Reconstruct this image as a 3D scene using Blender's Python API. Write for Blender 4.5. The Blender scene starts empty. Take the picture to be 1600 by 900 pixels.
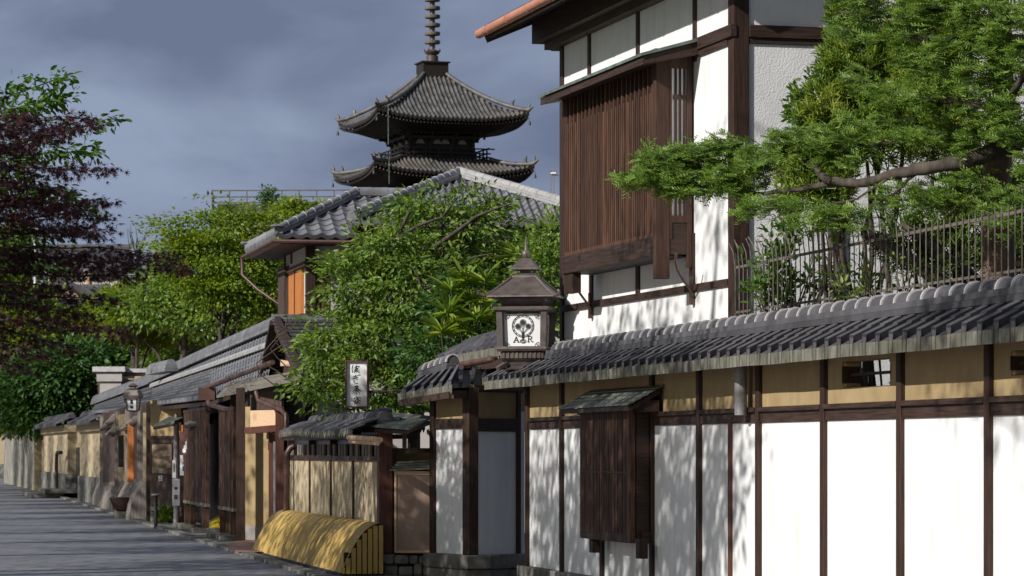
import bpy, bmesh, math, random
import numpy as np
from mathutils import Vector, Matrix
R = math.radians
random.seed(7)
SC = bpy.context.scene
COL = SC.collection
# ------------------------------------------------------------------ camera
F, HY, EYE = 5000.0, 705.0, 1.75          # focal length in photo pixels, horizon row, eye height
cd = bpy.data.cameras.new('camera'); cam = bpy.data.objects.new('camera', cd); COL.objects.link(cam)
cam.location = (0, 0, EYE); cam.rotation_euler = (R(90), 0, 0)
cd.sensor_width = 36; cd.lens = F / 1600 * 36; cd.shift_y = (HY - 450) / 1600
cd.clip_start = 0.5; cd.clip_end = 3000
cd.dof.use_dof = True; cd.dof.focus_distance = 38; cd.dof.aperture_fstop = 9
SC.camera = cam
SC.render.resolution_x, SC.render.resolution_y = 1024, 576
SC.view_settings.view_transform = 'Standard'; SC.view_settings.look = 'None'
SC.view_settings.exposure = 0; SC.view_settings.gamma = 1
# ------------------------------------------------------------------ sun + sky
SUN = Vector((-0.794, -0.607, 0.0)).normalized()
ELEV = R(30.2)
SUN = Vector((SUN.x * math.cos(ELEV), SUN.y * math.cos(ELEV), math.sin(ELEV)))
sl = bpy.data.lights.new('sun', 'SUN'); sl.energy = 5.0; sl.angle = R(0.6); sl.color = (1, 0.965, 0.905)
so = bpy.data.objects.new('sun', sl); COL.objects.link(so)
so.rotation_euler = (-SUN).to_track_quat('-Z', 'Y').to_euler()
so.location = SUN * 60
W = bpy.data.worlds.new('World'); SC.world = W; W.use_nodes = True
wn, wl = W.node_tree.nodes, W.node_tree.links
wn.clear()
def wnode(t, **k):
    n = wn.new(t)
    for a, b in k.items(): setattr(n, a, b)
    return n
sky = wnode('ShaderNodeTexSky', sky_type='NISHITA', sun_disc=False)
sky.sun_elevation = ELEV; sky.sun_rotation = math.atan2(SUN.x, SUN.y)
bg1 = wnode('ShaderNodeBackground'); bg1.inputs[1].default_value = 0.05
wl.new(sky.outputs[0], bg1.inputs[0])
tc = wnode('ShaderNodeTexCoord')
mp = wnode('ShaderNodeMapping'); mp.inputs['Scale'].default_value = (1.0, 1.0, 2.5)
wl.new(tc.outputs['Generated'], mp.inputs[0])
nz = wnode('ShaderNodeTexNoise'); nz.inputs['Scale'].default_value = 8.5; nz.inputs['Detail'].default_value = 7; nz.inputs['Roughness'].default_value = 0.5
nz.inputs['Distortion'].default_value = 0.35
wl.new(mp.outputs[0], nz.inputs['Vector'])
cr = wnode('ShaderNodeValToRGB')
cr.color_ramp.elements[0].position = 0.37; cr.color_ramp.elements[0].color = (0.15, 0.188, 0.285, 1)
cr.color_ramp.elements[1].position = 0.64; cr.color_ramp.elements[1].color = (0.285, 0.345, 0.475, 1)
wl.new(nz.outputs['Fac'], cr.inputs[0])
bg2 = wnode('ShaderNodeBackground'); bg2.inputs[1].default_value = 1.0
wl.new(cr.outputs[0], bg2.inputs[0])
# the dark cloud bank fills the south (in front of the camera), the sky behind the camera is clear
sx = wnode('ShaderNodeSeparateXYZ'); wl.new(tc.outputs['Generated'], sx.inputs[0])
mr = wnode('ShaderNodeMapRange'); mr.inputs[1].default_value = -0.35; mr.inputs[2].default_value = 0.55
wl.new(sx.outputs['Y'], mr.inputs[0])
mx = wnode('ShaderNodeMixShader')
wl.new(mr.outputs[0], mx.inputs[0]); wl.new(bg1.outputs[0], mx.inputs[1]); wl.new(bg2.outputs[0], mx.inputs[2])
wo = wnode('ShaderNodeOutputWorld'); wl.new(mx.outputs[0], wo.inputs[0])
SC.cycles.max_bounces = 6; SC.cycles.diffuse_bounces = 3; SC.cycles.glossy_bounces = 3
SC.cycles.transparent_max_bounces = 8; SC.cycles.sample_clamp_indirect = 4

# ------------------------------------------------------------------ pixel <-> place helpers
def P(px, py, Y): return Vector(((px - 800) / F * Y, Y, EYE - (py - HY) / F * Y))
def gY(py): return F * EYE / (py - HY)
def G(px, py): return P(px, py, gY(py))

class Fr:
    """A vertical facade plane: local x along it (towards the camera's right), local y into it, z up."""
    def __init__(s, px, Y, tan=None, ang=None):
        s.O = Vector(((px - 800) / F * Y, Y))
        if ang is None:
            th = math.atan(tan); ang = math.atan2(-math.cos(th), math.sin(th))
        s.ang = ang
        s.ex = Vector((math.cos(ang), math.sin(ang))); s.ey = Vector((-math.sin(ang), math.cos(ang)))
    def lx(s, px, t=0.0):
        k = (px - 800) / F; o = s.O + s.ey * t
        return (k * o.y - o.x) / (s.ex.x - k * s.ex.y)
    def Y(s, x, t=0.0): return (s.O + s.ex * x + s.ey * t).y
    def lz(s, px, py, t=0.0): return EYE - (py - HY) / F * s.Y(s.lx(px, t), t)
    def p(s, px, py, t=0.0): return Vector((s.lx(px, t), t, s.lz(px, py, t)))
    def loc(s, z=0.0): return (s.O.x, s.O.y, z)
    def local(s, w):                       # world point -> local
        d = Vector((w[0], w[1])) - s.O
        return Vector((d.dot(s.ex), d.dot(s.ey), w[2]))
    def world(s, l):
        q = s.O + s.ex * l[0] + s.ey * l[1]
        return Vector((q.x, q.y, l[2]))

# ------------------------------------------------------------------ mesh builder
class MB:
    def __init__(s): s.v = []; s.f = []
    def add(s, vs, fs):
        n = len(s.v); s.v += [tuple(v) for v in vs]; s.f += [tuple(i + n for i in f) for f in fs]; return s
    def hexa(s, p):
        return s.add(p, [(0, 3, 2, 1), (4, 5, 6, 7), (0, 1, 5, 4), (1, 2, 6, 5), (2, 3, 7, 6), (3, 0, 4, 7)])
    def box(s, x0, x1, y0, y1, z0, z1):
        x0, x1 = sorted((x0, x1)); y0, y1 = sorted((y0, y1)); z0, z1 = sorted((z0, z1))
        return s.hexa([(x0, y0, z0), (x1, y0, z0), (x1, y1, z0), (x0, y1, z0), (x0, y0, z1), (x1, y0, z1), (x1, y1, z1), (x0, y1, z1)])
    def bar(s, a, b, w, h=None, up=(0, 0, 1)):
        a, b = Vector(a), Vector(b); h = w if h is None else h
        d = (b - a).normalized(); up = Vector(up)
        if abs(d.dot(up)) > 0.98: up = Vector((1, 0, 0))
        x = d.cross(up).normalized() * (w / 2); y = x.cross(d).normalized() * (h / 2)
        return s.hexa([a - x - y, a + x - y, b + x - y, b - x - y, a - x + y, a + x + y, b + x + y, b - x + y])
    def tube(s, pts, r, n=8, caps=True):
        pts = [Vector(p) for p in pts]
        rs = r if isinstance(r, (list, tuple)) else [r] * len(pts)
        d0 = (pts[1] - pts[0]).normalized()
        u = d0.cross(Vector((0, 0, 1)) if abs(d0.z) < 0.9 else Vector((1, 0, 0))).normalized()
        base = len(s.v)
        for i, p in enumerate(pts):
            d = ((pts[min(i + 1, len(pts) - 1)] - pts[max(i - 1, 0)])).normalized()
            u = (u - d * u.dot(d)).normalized(); w = d.cross(u)
            for k in range(n):
                a = 2 * math.pi * k / n
                s.v.append(tuple(p + (u * math.cos(a) + w * math.sin(a)) * rs[i]))
        for i in range(len(pts) - 1):
            for k in range(n):
                k2 = (k + 1) % n
                s.f.append((base + i * n + k, base + i * n + k2, base + (i + 1) * n + k2, base + (i + 1) * n + k))
        if caps:
            s.f.append(tuple(base + k for k in reversed(range(n))))
            s.f.append(tuple(base + (len(pts) - 1) * n + k for k in range(n)))
        return s
    def lathe(s, prof, c=(0, 0, 0), n=16, a0=0.0, sx=1.0, sy=1.0):
        base = len(s.v)
        for r, z in prof:
            for k in range(n):
                a = a0 + 2 * math.pi * k / n
                s.v.append((c[0] + r * math.cos(a) * sx, c[1] + r * math.sin(a) * sy, c[2] + z))
        for i in range(len(prof) - 1):
            for k in range(n):
                k2 = (k + 1) % n
                s.f.append((base + i * n + k, base + i * n + k2, base + (i + 1) * n + k2, base + (i + 1) * n + k))
        s.f.append(tuple(base + k for k in reversed(range(n))))
        s.f.append(tuple(base + (len(prof) - 1) * n + k for k in range(n)))
        return s
    def prism(s, poly, off):
        n = len(poly); off = Vector(off); poly = [Vector(p) for p in poly]
        vs = poly + [p + off for p in poly]
        fs = [tuple(range(n)), tuple(reversed(range(n, 2 * n)))] + [(i, i + n, (i + 1) % n + n, (i + 1) % n) for i in range(n)]
        return s.add(vs, fs)
    def build(s, name, mat, parent=None, smooth=None, bevel=0.0, loc=None):
        me = bpy.data.meshes.new(name); me.from_pydata(s.v, [], s.f)
        bm = bmesh.new(); bm.from_mesh(me); bmesh.ops.recalc_face_normals(bm, faces=bm.faces); bm.to_mesh(me); bm.free()
        if smooth is not None:
            me.polygons.foreach_set('use_smooth', [True] * len(me.polygons)); me.set_sharp_from_angle(angle=R(smooth))
        me.materials.append(mat)
        o = bpy.data.objects.new(name, me); COL.objects.link(o)
        if parent: o.parent = parent
        if loc: o.location = loc
        if bevel:
            b = o.modifiers.new('bevel', 'BEVEL'); b.width = bevel; b.segments = 2; b.limit_method = 'ANGLE'; b.angle_limit = R(50)
        return o

def tag(o, label=None, cat=None, group=None, kind=None):
    if label: o['label'] = label
    if cat: o['category'] = cat
    if group: o['group'] = group
    if kind: o['kind'] = kind
    return o
def thing(name, label, cat, loc=(0, 0, 0), rot=0.0, group=None):
    o = bpy.data.objects.new(name, None); COL.objects.link(o)
    o.location = loc; o.rotation_euler = (0, 0, rot); o.empty_display_size = 0.2
    return tag(o, label, cat, group)
def fthing(name, label, cat, fr, group=None, z=0.0): return thing(name, label, cat, fr.loc(z), fr.ang, group)

# ------------------------------------------------------------------ materials
def pmat(name, c1, c2=None, scale=4.0, stretch=(1, 1, 1), rough=0.7, bump=0.0, bscale=40.0, bstretch=None, metal=0.0,
         island=0.0, spec=0.5, lo=0.35, hi=0.65, dirt=None, dirt_scale=1.2, dirt_amt=0.5, detail=5.0, coat=0.0, dirt_stretch=(1, 1, 1)):
    m = bpy.data.materials.new(name); m.use_nodes = True
    n, l = m.node_tree.nodes, m.node_tree.links
    b = n['Principled BSDF']
    b.inputs['Roughness'].default_value = rough; b.inputs['Metallic'].default_value = metal
    b.inputs['Specular IOR Level'].default_value = spec
    tc = n.new('ShaderNodeTexCoord'); mp = n.new('ShaderNodeMapping'); mp.inputs['Scale'].default_value = stretch
    l.new(tc.outputs['Object'], mp.inputs[0])
    nz = n.new('ShaderNodeTexNoise'); nz.inputs['Scale'].default_value = scale; nz.inputs['Detail'].default_value = detail; nz.inputs['Roughness'].default_value = 0.6
    l.new(mp.outputs[0], nz.inputs['Vector'])
    cr = n.new('ShaderNodeValToRGB'); e = cr.color_ramp.elements
    c2 = c2 or c1
    e[0].position = lo; e[0].color = (*c1, 1); e[1].position = hi; e[1].color = (*c2, 1)
    l.new(nz.outputs['Fac'], cr.inputs[0]); out = cr.outputs[0]
    if dirt:
        n2 = n.new('ShaderNodeTexNoise'); n2.inputs['Scale'].default_value = dirt_scale; n2.inputs['Detail'].default_value = 7; n2.inputs['Roughness'].default_value = 0.65
        md = n.new('ShaderNodeMapping'); md.inputs['Scale'].default_value = dirt_stretch; l.new(tc.outputs['Object'], md.inputs[0]); l.new(md.outputs[0], n2.inputs['Vector'])
        r2 = n.new('ShaderNodeMapRange'); r2.inputs[1].default_value = 0.48; r2.inputs[2].default_value = 0.72; r2.inputs[4].default_value = dirt_amt
        l.new(n2.outputs['Fac'], r2.inputs[0])
        mx = n.new('ShaderNodeMix'); mx.data_type = 'RGBA'; mx.inputs[7].default_value = (*dirt, 1)
        l.new(r2.outputs[0], mx.inputs[0]); l.new(out, mx.inputs[6]); out = mx.outputs[2]
    if island:
        g = n.new('ShaderNodeNewGeometry'); h = n.new('ShaderNodeHueSaturation')
        r3 = n.new('ShaderNodeMapRange'); r3.inputs[3].default_value = 1 - island; r3.inputs[4].default_value = 1 + island
        l.new(g.outputs['Random Per Island'], r3.inputs[0]); l.new(r3.outputs[0], h.inputs['Value']); l.new(out, h.inputs['Color']); out = h.outputs[0]
    l.new(out, b.inputs['Base Color'])
    if bump:
        mb = n.new('ShaderNodeMapping'); mb.inputs['Scale'].default_value = bstretch or stretch; l.new(tc.outputs['Object'], mb.inputs[0])
        n3 = n.new('ShaderNodeTexNoise'); n3.inputs['Scale'].default_value = bscale; n3.inputs['Detail'].default_value = 3
        l.new(mb.outputs[0], n3.inputs['Vector'])
        bp = n.new('ShaderNodeBump'); bp.inputs['Strength'].default_value = 1.0; bp.inputs['Distance'].default_value = bump
        l.new(n3.outputs['Fac'], bp.inputs['Height']); l.new(bp.outputs[0], b.inputs['Normal'])
    return m
ZS, XS, YS = (14, 14, 0.8), (0.8, 14, 14), (14, 0.8, 14)
M = {}
M['white'] = pmat('white_plaster', (0.74, 0.74, 0.75), (0.82, 0.82, 0.82), 1.6, rough=0.85, bump=0.0015, bscale=60, dirt=(0.50, 0.48, 0.44), dirt_scale=2.2, dirt_amt=0.45, dirt_stretch=(2.2, 2.2, .28))
M['stucco'] = pmat('rough_stucco', (0.70, 0.69, 0.70), (0.78, 0.77, 0.77), 3, rough=0.9, bump=0.006, bscale=40, dirt=(0.58, 0.56, 0.54), dirt_amt=0.3)
M['tan'] = pmat('tan_plaster', (0.30, 0.215, 0.105), (0.37, 0.27, 0.14), 2.5, rough=0.9, bump=0.002, bscale=60, dirt=(0.22, 0.16, 0.09), dirt_scale=2.0, dirt_amt=0.5, dirt_stretch=(2, 2, .4))
M['tan_pale'] = pmat('pale_tan_plaster', (0.40, 0.32, 0.20), (0.48, 0.39, 0.26), 2.5, rough=0.9, bump=0.002, bscale=60, dirt=(0.38, 0.30, 0.2), dirt_amt=0.4)
M['pinkish'] = pmat('pinkish_plaster', (0.50, 0.44, 0.43), (0.56, 0.50, 0.48), 2.5, rough=0.9, bump=0.002, bscale=60)
def wood(nm, a, b, st, rough=0.6, isl=0.15, bump=0.003): return pmat(nm, a, b, 3.0, st, rough, bump, 9.0, st, island=isl, spec=0.35)
M['wood'] = wood('dark_timber', (0.020, 0.010, 0.007), (0.060, 0.030, 0.020), ZS)
M['wood_h'] = wood('dark_timber_level', (0.022, 0.012, 0.009), (0.065, 0.036, 0.026), XS)
M['wood_y'] = wood('dark_timber_cross', (0.020, 0.010, 0.007), (0.055, 0.030, 0.021), YS)
M['lattice'] = wood('lattice_timber', (0.036, 0.017, 0.010), (0.115, 0.057, 0.036), ZS, isl=0.35)
M['pagoda_wood'] = wood('old_black_timber', (0.010, 0.008, 0.007), (0.034, 0.026, 0.022), ZS)
M['grey_wood'] = wood('weathered_board', (0.13, 0.11, 0.095), (0.30, 0.27, 0.24), ZS, 0.8, 0.2)
M['grey_wood_h'] = wood('weathered_board_level', (0.09, 0.08, 0.07), (0.22, 0.20, 0.17), XS, 0.8, 0.2)
M['red_wood'] = wood('red_brown_timber', (0.060, 0.021, 0.014), (0.125, 0.048, 0.033), ZS, 0.55)
M['brown_wood'] = wood('brown_timber', (0.035, 0.016, 0.010), (0.085, 0.042, 0.027), ZS)
M['orange_wood'] = wood('orange_timber', (0.40, 0.13, 0.03), (0.55, 0.21, 0.06), ZS, 0.5)
M['plank'] = wood('plank_wall', (0.035, 0.022, 0.018), (0.09, 0.06, 0.048), ZS, 0.7, 0.25)
M['beige'] = pmat('beige_board', (0.55, 0.36, 0.22), (0.66, 0.46, 0.30), 3, XS, 0.7)
M['brown_panel'] = pmat('brown_panel', (0.29, 0.19, 0.14), (0.38, 0.26, 0.20), 2.2, (3, 3, 0.6), 0.6, island=0.03)
M['tile'] = pmat('grey_roof_tile', (0.058, 0.056, 0.062), (0.110, 0.106, 0.116), 2.2, rough=0.55, bump=0.002, bscale=60, dirt=(0.045, 0.042, 0.04), dirt_scale=5, dirt_amt=0.4, island=0.18, spec=0.35)
M['tile_silver'] = pmat('silver_grey_tile', (0.125, 0.125, 0.14), (0.235, 0.235, 0.25), 2.2, rough=0.4, dirt=(0.11, 0.105, 0.10), dirt_scale=1.5, dirt_amt=0.5, island=0.15)
M['tile_far'] = pmat('pagoda_tile', (0.045, 0.044, 0.044), (0.145, 0.14, 0.135), 1.6, rough=0.55, dirt=(0.14, 0.095, 0.055), dirt_scale=0.3, dirt_amt=0.5)
M['tile_band'] = pmat('ridge_tile_rim', (0.36, 0.35, 0.36), (0.52, 0.50, 0.50), 6, rough=0.5)  # paler grey paints the highlight on ridge tile lips; plain colour on storehouse caps
M['tile_pale'] = pmat('pale_ridge_tile', (0.27, 0.265, 0.27), (0.40, 0.39, 0.385), 6, rough=0.5)
M['moss'] = pmat('mossy_tile_edge', (0.07, 0.066, 0.052), (0.20, 0.19, 0.155), 9, (1, 1, 0.35), 0.8, 0.004, 30, dirt=(0.085, 0.092, 0.042), dirt_scale=3.2, dirt_amt=0.65)
M['verdigris'] = pmat('green_copper', (0.06, 0.085, 0.07), (0.15, 0.205, 0.17), 5, rough=0.65, dirt=(0.10, 0.08, 0.06), dirt_scale=2)
M['canopy'] = pmat('weathered_copper_sheet', (0.10, 0.105, 0.09), (0.20, 0.215, 0.185), 5, (1, 3, 1), rough=0.6, dirt=(0.06, 0.06, 0.05), dirt_scale=3)
M['copper'] = pmat('copper_gutter', (0.42, 0.17, 0.11), (0.52, 0.24, 0.16), 3, rough=0.45, spec=0.5)
M['pipe'] = pmat('brown_copper_pipe', (0.06, 0.029, 0.022), (0.11, 0.056, 0.042), 4, rough=0.45)
M['iron'] = pmat('dark_iron', (0.025, 0.022, 0.022), (0.05, 0.045, 0.042), 8, rough=0.55)
M['rust'] = pmat('rusty_iron', (0.075, 0.062, 0.053), (0.17, 0.145, 0.125), 12, rough=0.75)
M['bronze'] = pmat('bronze_lantern', (0.072, 0.056, 0.051), (0.135, 0.110, 0.102), 6, rough=0.45, metal=0.25, bump=0.001, bscale=50)
M['paper'] = pmat('white_glass', (0.74, 0.74, 0.76), (0.80, 0.80, 0.80), 3, rough=0.35)
M['ink'] = pmat('black_ink', (0.012, 0.012, 0.013), rough=0.6)
M['grey_ink'] = pmat('grey_ink', (0.14, 0.14, 0.145), rough=0.6)
M['steel'] = pmat('grey_painted_metal', (0.17, 0.16, 0.17), (0.24, 0.23, 0.24), 30, rough=0.5)
M['stone'] = pmat('grey_stone', (0.10, 0.095, 0.085), (0.24, 0.225, 0.20), 5, rough=0.85, bump=0.01, bscale=18, island=0.2, dirt=(0.06, 0.065, 0.04), dirt_scale=2.5, dirt_amt=0.6)
M['apron'] = pmat('red_tile_paving', (0.24, 0.12, 0.08), (0.33, 0.18, 0.13), 4, rough=0.75)
M['yellow'] = pmat('split_bamboo', (0.42, 0.275, 0.075), (0.49, 0.33, 0.10), 1.2, (1, 0.8, 0.8), 0.5, island=0.025, spec=0.4)
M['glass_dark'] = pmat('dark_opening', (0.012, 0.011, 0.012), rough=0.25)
M['concrete'] = pmat('dull_concrete', (0.24, 0.225, 0.21), (0.32, 0.30, 0.28), 2, rough=0.9)
M['blue'] = pmat('blue_print', (0.03, 0.08, 0.35), rough=0.5)
M['ground'] = None

# ------------------------------------------------------------------ tile roofs
PROF = {
 'rib': [(0.0, 0.0), (0.66, 0.004), (0.60, 0.080), (0.94, 0.072), (0.86, 0.0)],
 'wave': [(0.0, 0.028), (0.12, 0.045), (0.26, 0.028), (0.42, 0.004), (0.60, -0.006), (0.80, 0.004)],
 'round': [(0.0, 0.0), (0.50, 0.0), (0.55, 0.05), (0.65, 0.085), (0.75, 0.096), (0.85, 0.085), (0.95, 0.05)],
}
def tiles(mb, S, L, n, courses, kind, lift=0.03, vlim=None, hs=1.0, N=(0, 0, 1), drop=0.0, x0=0.0, edge=None, scallop=True):
    """S(x, v) -> point; x in 0..L along the eave, v in 0..1 up the slope. Adds lapped courses; edge collects the eave drop."""
    pr = PROF[kind]; N = Vector(N)
    xs, hh = [], []
    for i in range(n):
        for u, h in pr: xs.append(x0 + (i + u) * L / n); hh.append(h * hs)
    xs.append(x0 + L); hh.append(pr[0][1] * hs)
    m = len(xs)
    lim = [1.0 if vlim is None else vlim(x) for x in xs]
    for c in range(courses):
        va, vb = c / courses, (c + 1) / courses + 0.02
        base = len(mb.v)
        for k in range(3):
            for x, h, lm in zip(xs, hh, lim):
                v = min(va if k < 2 else vb, lm)
                p = Vector(S(x, v)) + N * (h + (0 if k == 0 else lift if k == 1 else 0.0) - (0.012 if k == 0 else 0))
                mb.v.append(tuple(p))
        for k in range(2):
            for i in range(m - 1):
                if lim[i] <= va and lim[i + 1] <= va: continue
                mb.f.append((base + k * m + i, base + k * m + i + 1, base + (k + 1) * m + i + 1, base + (k + 1) * m + i))
    if drop and edge is not None:
        base = len(edge.v)
        for k in range(2):
            for x, h in zip(xs, hh):
                p = Vector(S(x, 0.0)) + N * ((h if scallop else 0) + (lift if k == 0 else -drop))
                q = Vector(S(x, -0.004)); p.x += (q - Vector(S(x, 0))).x; p.y += (q - Vector(S(x, 0))).y
                edge.v.append(tuple(p))
        for i in range(m - 1): edge.f.append((base + i, base + i + 1, base + m + i + 1, base + m + i))
        if not scallop:
            base = len(mb.v)
            for k in range(2):
                for x, h in zip(xs, hh): mb.v.append(tuple(Vector(S(x, 0.0)) + N * ((h if k == 0 else 0) + lift)))
            for i in range(m - 1):
                if hh[i] > .001 or hh[i + 1] > .001: mb.f.append((base + i, base + i + 1, base + m + i + 1, base + m + i))
def ridge(mb, rim, a, b, w=0.24, layers=2, lh=0.06, r=0.11, spacing=0.36, rise=0.0):
    a, b = Vector(a), Vector(b); d = b - a; L = d.length; d.normalize()
    side = d.cross(Vector((0, 0, 1))).normalized(); up = side.cross(d).normalized()
    for k in range(layers):
        ww = w * (1 - 0.10 * k)
        o = up * (lh * (k + 0.5))
        mb.bar(a + o, b + o, ww, lh * 0.93, up)
    n = max(1, int(round(L / spacing))); z0 = lh * layers
    for i in range(n):
        p0 = a + d * (L * i / n) + up * z0; p1 = a + d * (L * (i + 1) / n) + up * z0
        ring = lambda p, rr: [p + side * (rr * math.cos(t)) + up * (rr * 1.1 * math.sin(t)) for t in [math.pi * k / 8 for k in range(9)]]
        vs = ring(p0, r * 0.93) + ring(p1, r)
        mb.add(vs, [(k, k + 1, k + 10, k + 9) for k in range(8)] + [tuple(range(8, -1, -1)), tuple(range(9, 18))])
        if rim is not None:
            q0 = p1 - d * 0.022
            vs = ring(q0, r * 1.10) + ring(p1 + d * 0.012, r * 1.10) + ring(q0, r * 0.9) + ring(p1 + d * 0.012, r * 0.9)
            rim.add(vs, [(k, k + 1, k + 10, k + 9) for k in range(8)] + [(k + 18, k, k + 9, k + 27) for k in (0, 8)] +
                    [(k, k + 18, k + 19, k + 1) for k in range(8)] + [(k + 9, k + 10, k + 28, k + 27) for k in range(8)])
def bil(a, b, c, d, L):
    """eave a->b (length L), top d->c"""
    a, b, c, d = map(Vector, (a, b, c, d))
    return lambda x, v: (a.lerp(b, x / L)).lerp(d.lerp(c, x / L), v)
# ================================================================== ground, road, kerb (the setting)
def road_mat():
    m = bpy.data.materials.new('stone_paved_road'); m.use_nodes = True
    n, l = m.node_tree.nodes, m.node_tree.links; b = n['Principled BSDF']; b.inputs['Roughness'].default_value = 0.62
    tc = n.new('ShaderNodeTexCoord'); mp = n.new('ShaderNodeMapping'); mp.inputs['Rotation'].default_value = (0, 0, R(10.6))
    l.new(tc.outputs['Object'], mp.inputs[0])
    br = n.new('ShaderNodeTexBrick'); br.inputs['Scale'].default_value = 1.0; br.inputs['Brick Width'].default_value = 1.1; br.inputs['Row Height'].default_value = 0.62
    br.inputs['Mortar Size'].default_value = 0.022; br.inputs['Color1'].default_value = (0.135, 0.135, 0.147, 1); br.inputs['Color2'].default_value = (0.20, 0.20, 0.214, 1); br.inputs['Mortar'].default_value = (0.035, 0.035, 0.036, 1)
    l.new(mp.outputs[0], br.inputs['Vector'])
    nz = n.new('ShaderNodeTexNoise'); nz.inputs['Scale'].default_value = 2.3; nz.inputs['Detail'].default_value = 8; nz.inputs['Roughness'].default_value = 0.7
    l.new(tc.outputs['Object'], nz.inputs['Vector'])
    mr = n.new('ShaderNodeMapRange'); mr.inputs[1].default_value = 0.3; mr.inputs[2].default_value = 0.7; mr.inputs[3].default_value = 0.84; mr.inputs[4].default_value = 1.16
    l.new(nz.outputs['Fac'], mr.inputs[0])
    mx = n.new('ShaderNodeMix'); mx.data_type = 'RGBA'; mx.blend_type = 'MULTIPLY'; mx.inputs[0].default_value = 1
    l.new(br.outputs['Color'], mx.inputs[6]); l.new(mr.outputs[0], mx.inputs[7]); l.new(mx.outputs[2], b.inputs['Base Color'])
    bp = n.new('ShaderNodeBump'); bp.inputs['Distance'].default_value = 0.02; l.new(nz.outputs['Fac'], bp.inputs['Height']); l.new(bp.outputs[0], b.inputs['Normal'])
    return m
M['road'] = road_mat()
M['soil'] = pmat('garden_soil', (0.05, 0.042, 0.03), (0.11, 0.09, 0.065), 3, rough=0.95, bump=0.02, bscale=12)
g = MB(); g.add([(-400, -20, -0.02), (400, -20, -0.02), (400, 900, -0.02), (-400, 900, -0.02)], [(0, 1, 2, 3)])
tag(g.build('ground', M['soil']), kind='structure')
# kerb line of the street, from near to far (X, Y)
KERB = [(3.9, 10.0), (-1.2, 36.0), (-2.9, 44.9), (-4.3, 52.4), (-8.15, 72.9), (-20.9, 141.0), (-35, 218), (-62, 330)]
def kerb_x(Y):
    for (x0, y0), (x1, y1) in zip(KERB, KERB[1:]):
        if Y <= y1: return x0 + (x1 - x0) * (Y - y0) / (y1 - y0)
    return KERB[-1][0]
mb = MB(); n = len(KERB)
mb.add([(x, y, 0.0) for x, y in KERB] + [(x - 9.0 - 0.02 * y, y - 2, 0.0) for x, y in KERB], [(i, i + n, i + n + 1, i + 1) for i in range(n - 1)])
tag(mb.build('road', M['road']), kind='structure')
mb = MB()
for (x0, y0), (x1, y1) in zip(KERB[:5], KERB[1:6]):
    L = math.hypot(x1 - x0, y1 - y0); k = max(1, int(L / 1.2)); d = Vector((x1 - x0, y1 - y0, 0)) / k; nn = Vector((-d.y, d.x, 0)).normalized() * -0.0
    s = Vector((d.y, -d.x, 0)).normalized() * 0.22
    for i in range(k):
        a = Vector((x0, y0, 0)) + d * i; b = a + d * 0.985
        z = 0.055
        mb.hexa([a + Vector((0, 0, -.02)), a + s + Vector((0, 0, -.02)), b + s + Vector((0, 0, -.02)), b + Vector((0, 0, -.02)),
                 a + Vector((0, 0, z)), a + s + Vector((0, 0, z)), b + s + Vector((0, 0, z)), b + Vector((0, 0, z))])
tag(mb.build('kerb', M['stone'], bevel=0.012), kind='structure')
mb = MB()
mb.add([(x + 0.22, y, 0.004) for x, y in KERB] + [(x + 7, y + 2, 0.004) for x, y in KERB], [(i, i + 1, i + 1 + n, i + n) for i in range(n - 1)])
M['pavement'] = pmat('grey_pavement', (0.08, 0.078, 0.072), (0.17, 0.165, 0.15), 3, rough=0.85, bump=0.008, bscale=30)
tag(mb.build('pavement', M['pavement']), kind='structure')

# ================================================================== A. white garden wall along the street
FA = Fr(827, 43.0, tan=0.22)
wall = fthing('garden_wall', 'long white plaster street wall with dark posts, tan frieze and grey tiled coping', 'wall', FA)
XR = 27.0
X = FA.lx
MB().box(0.0, XR, 0.0, 0.18, 0.21, 2.04).build('plaster', M['white'], wall)
fr = MB(); open_px = [(1316, 1391, 562, 604), (1579, 1650, 545, 585)]
ops = []
for a, b, y0, y1 in open_px: ops.append((X(a), X(b), FA.lz((a + b) / 2, y1), FA.lz((a + b) / 2, y0)))
x = 0.0
for a, b, z0, z1 in ops:
    fr.box(x, a, 0.004, 0.17, 2.04, 2.72); fr.box(a, b, 0.004, 0.17, 2.04, z0); fr.box(a, b, 0.004, 0.17, z1, 2.72); x = b
fr.box(x, XR, 0.004, 0.17, 2.04, 2.72)
fr.build('frieze', M['tan'], wall)
for a, b, z0, z1 in ops:
    o = MB(); cx = 0.07; dz = 0.045
    for x0_, x1_ in ((a, a + cx), (b - cx, b)):
        for z0_, z1_ in ((z0, z0 + dz), (z1 - dz, z1)):
            fq = MB(); fq.box(x0_, x1_, .006, .168, z0_, z1_); fq.build('notched_corner', M['tan'], wall, bevel=.02)
    o.box(a - 0.014, a + 0.006, 0.0, 0.175, z0 + dz, z1 - dz); o.box(b - 0.006, b + 0.014, 0.0, 0.175, z0 + dz, z1 - dz)
    o.box(a + 0.006, b - 0.006, 0.07, 0.10, (z0 + z1) / 2 - 0.014, (z0 + z1) / 2 + 0.014)
    o.build('wall_opening', M['wood'], wall)
posts = [826, 880, 1095, 1188, 1290, 1410, 1548, 1712, 1905, 2140]
for i, px in enumerate(posts):
    xc = X(px); w = 0.12
    MB().box(xc - w / 2, xc + w / 2, -0.042, 0.02, 0.205, 2.70).build('post', M['wood'], wall, bevel=0.006)
px_box = 1020
for px in (943, 1021):
    xc = X(px); MB().box(xc - 0.06, xc + 0.06, -0.04, 0.02, 0.205, 2.70 if px > 1000 else 0.9).build('post', M['wood'], wall, bevel=0.006)
xc = X(1143); MB().box(xc - 0.045, xc + 0.045, -0.03, 0.01, 0.205, 2.045).build('post', M['red_wood'], wall, bevel=0.005)
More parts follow.
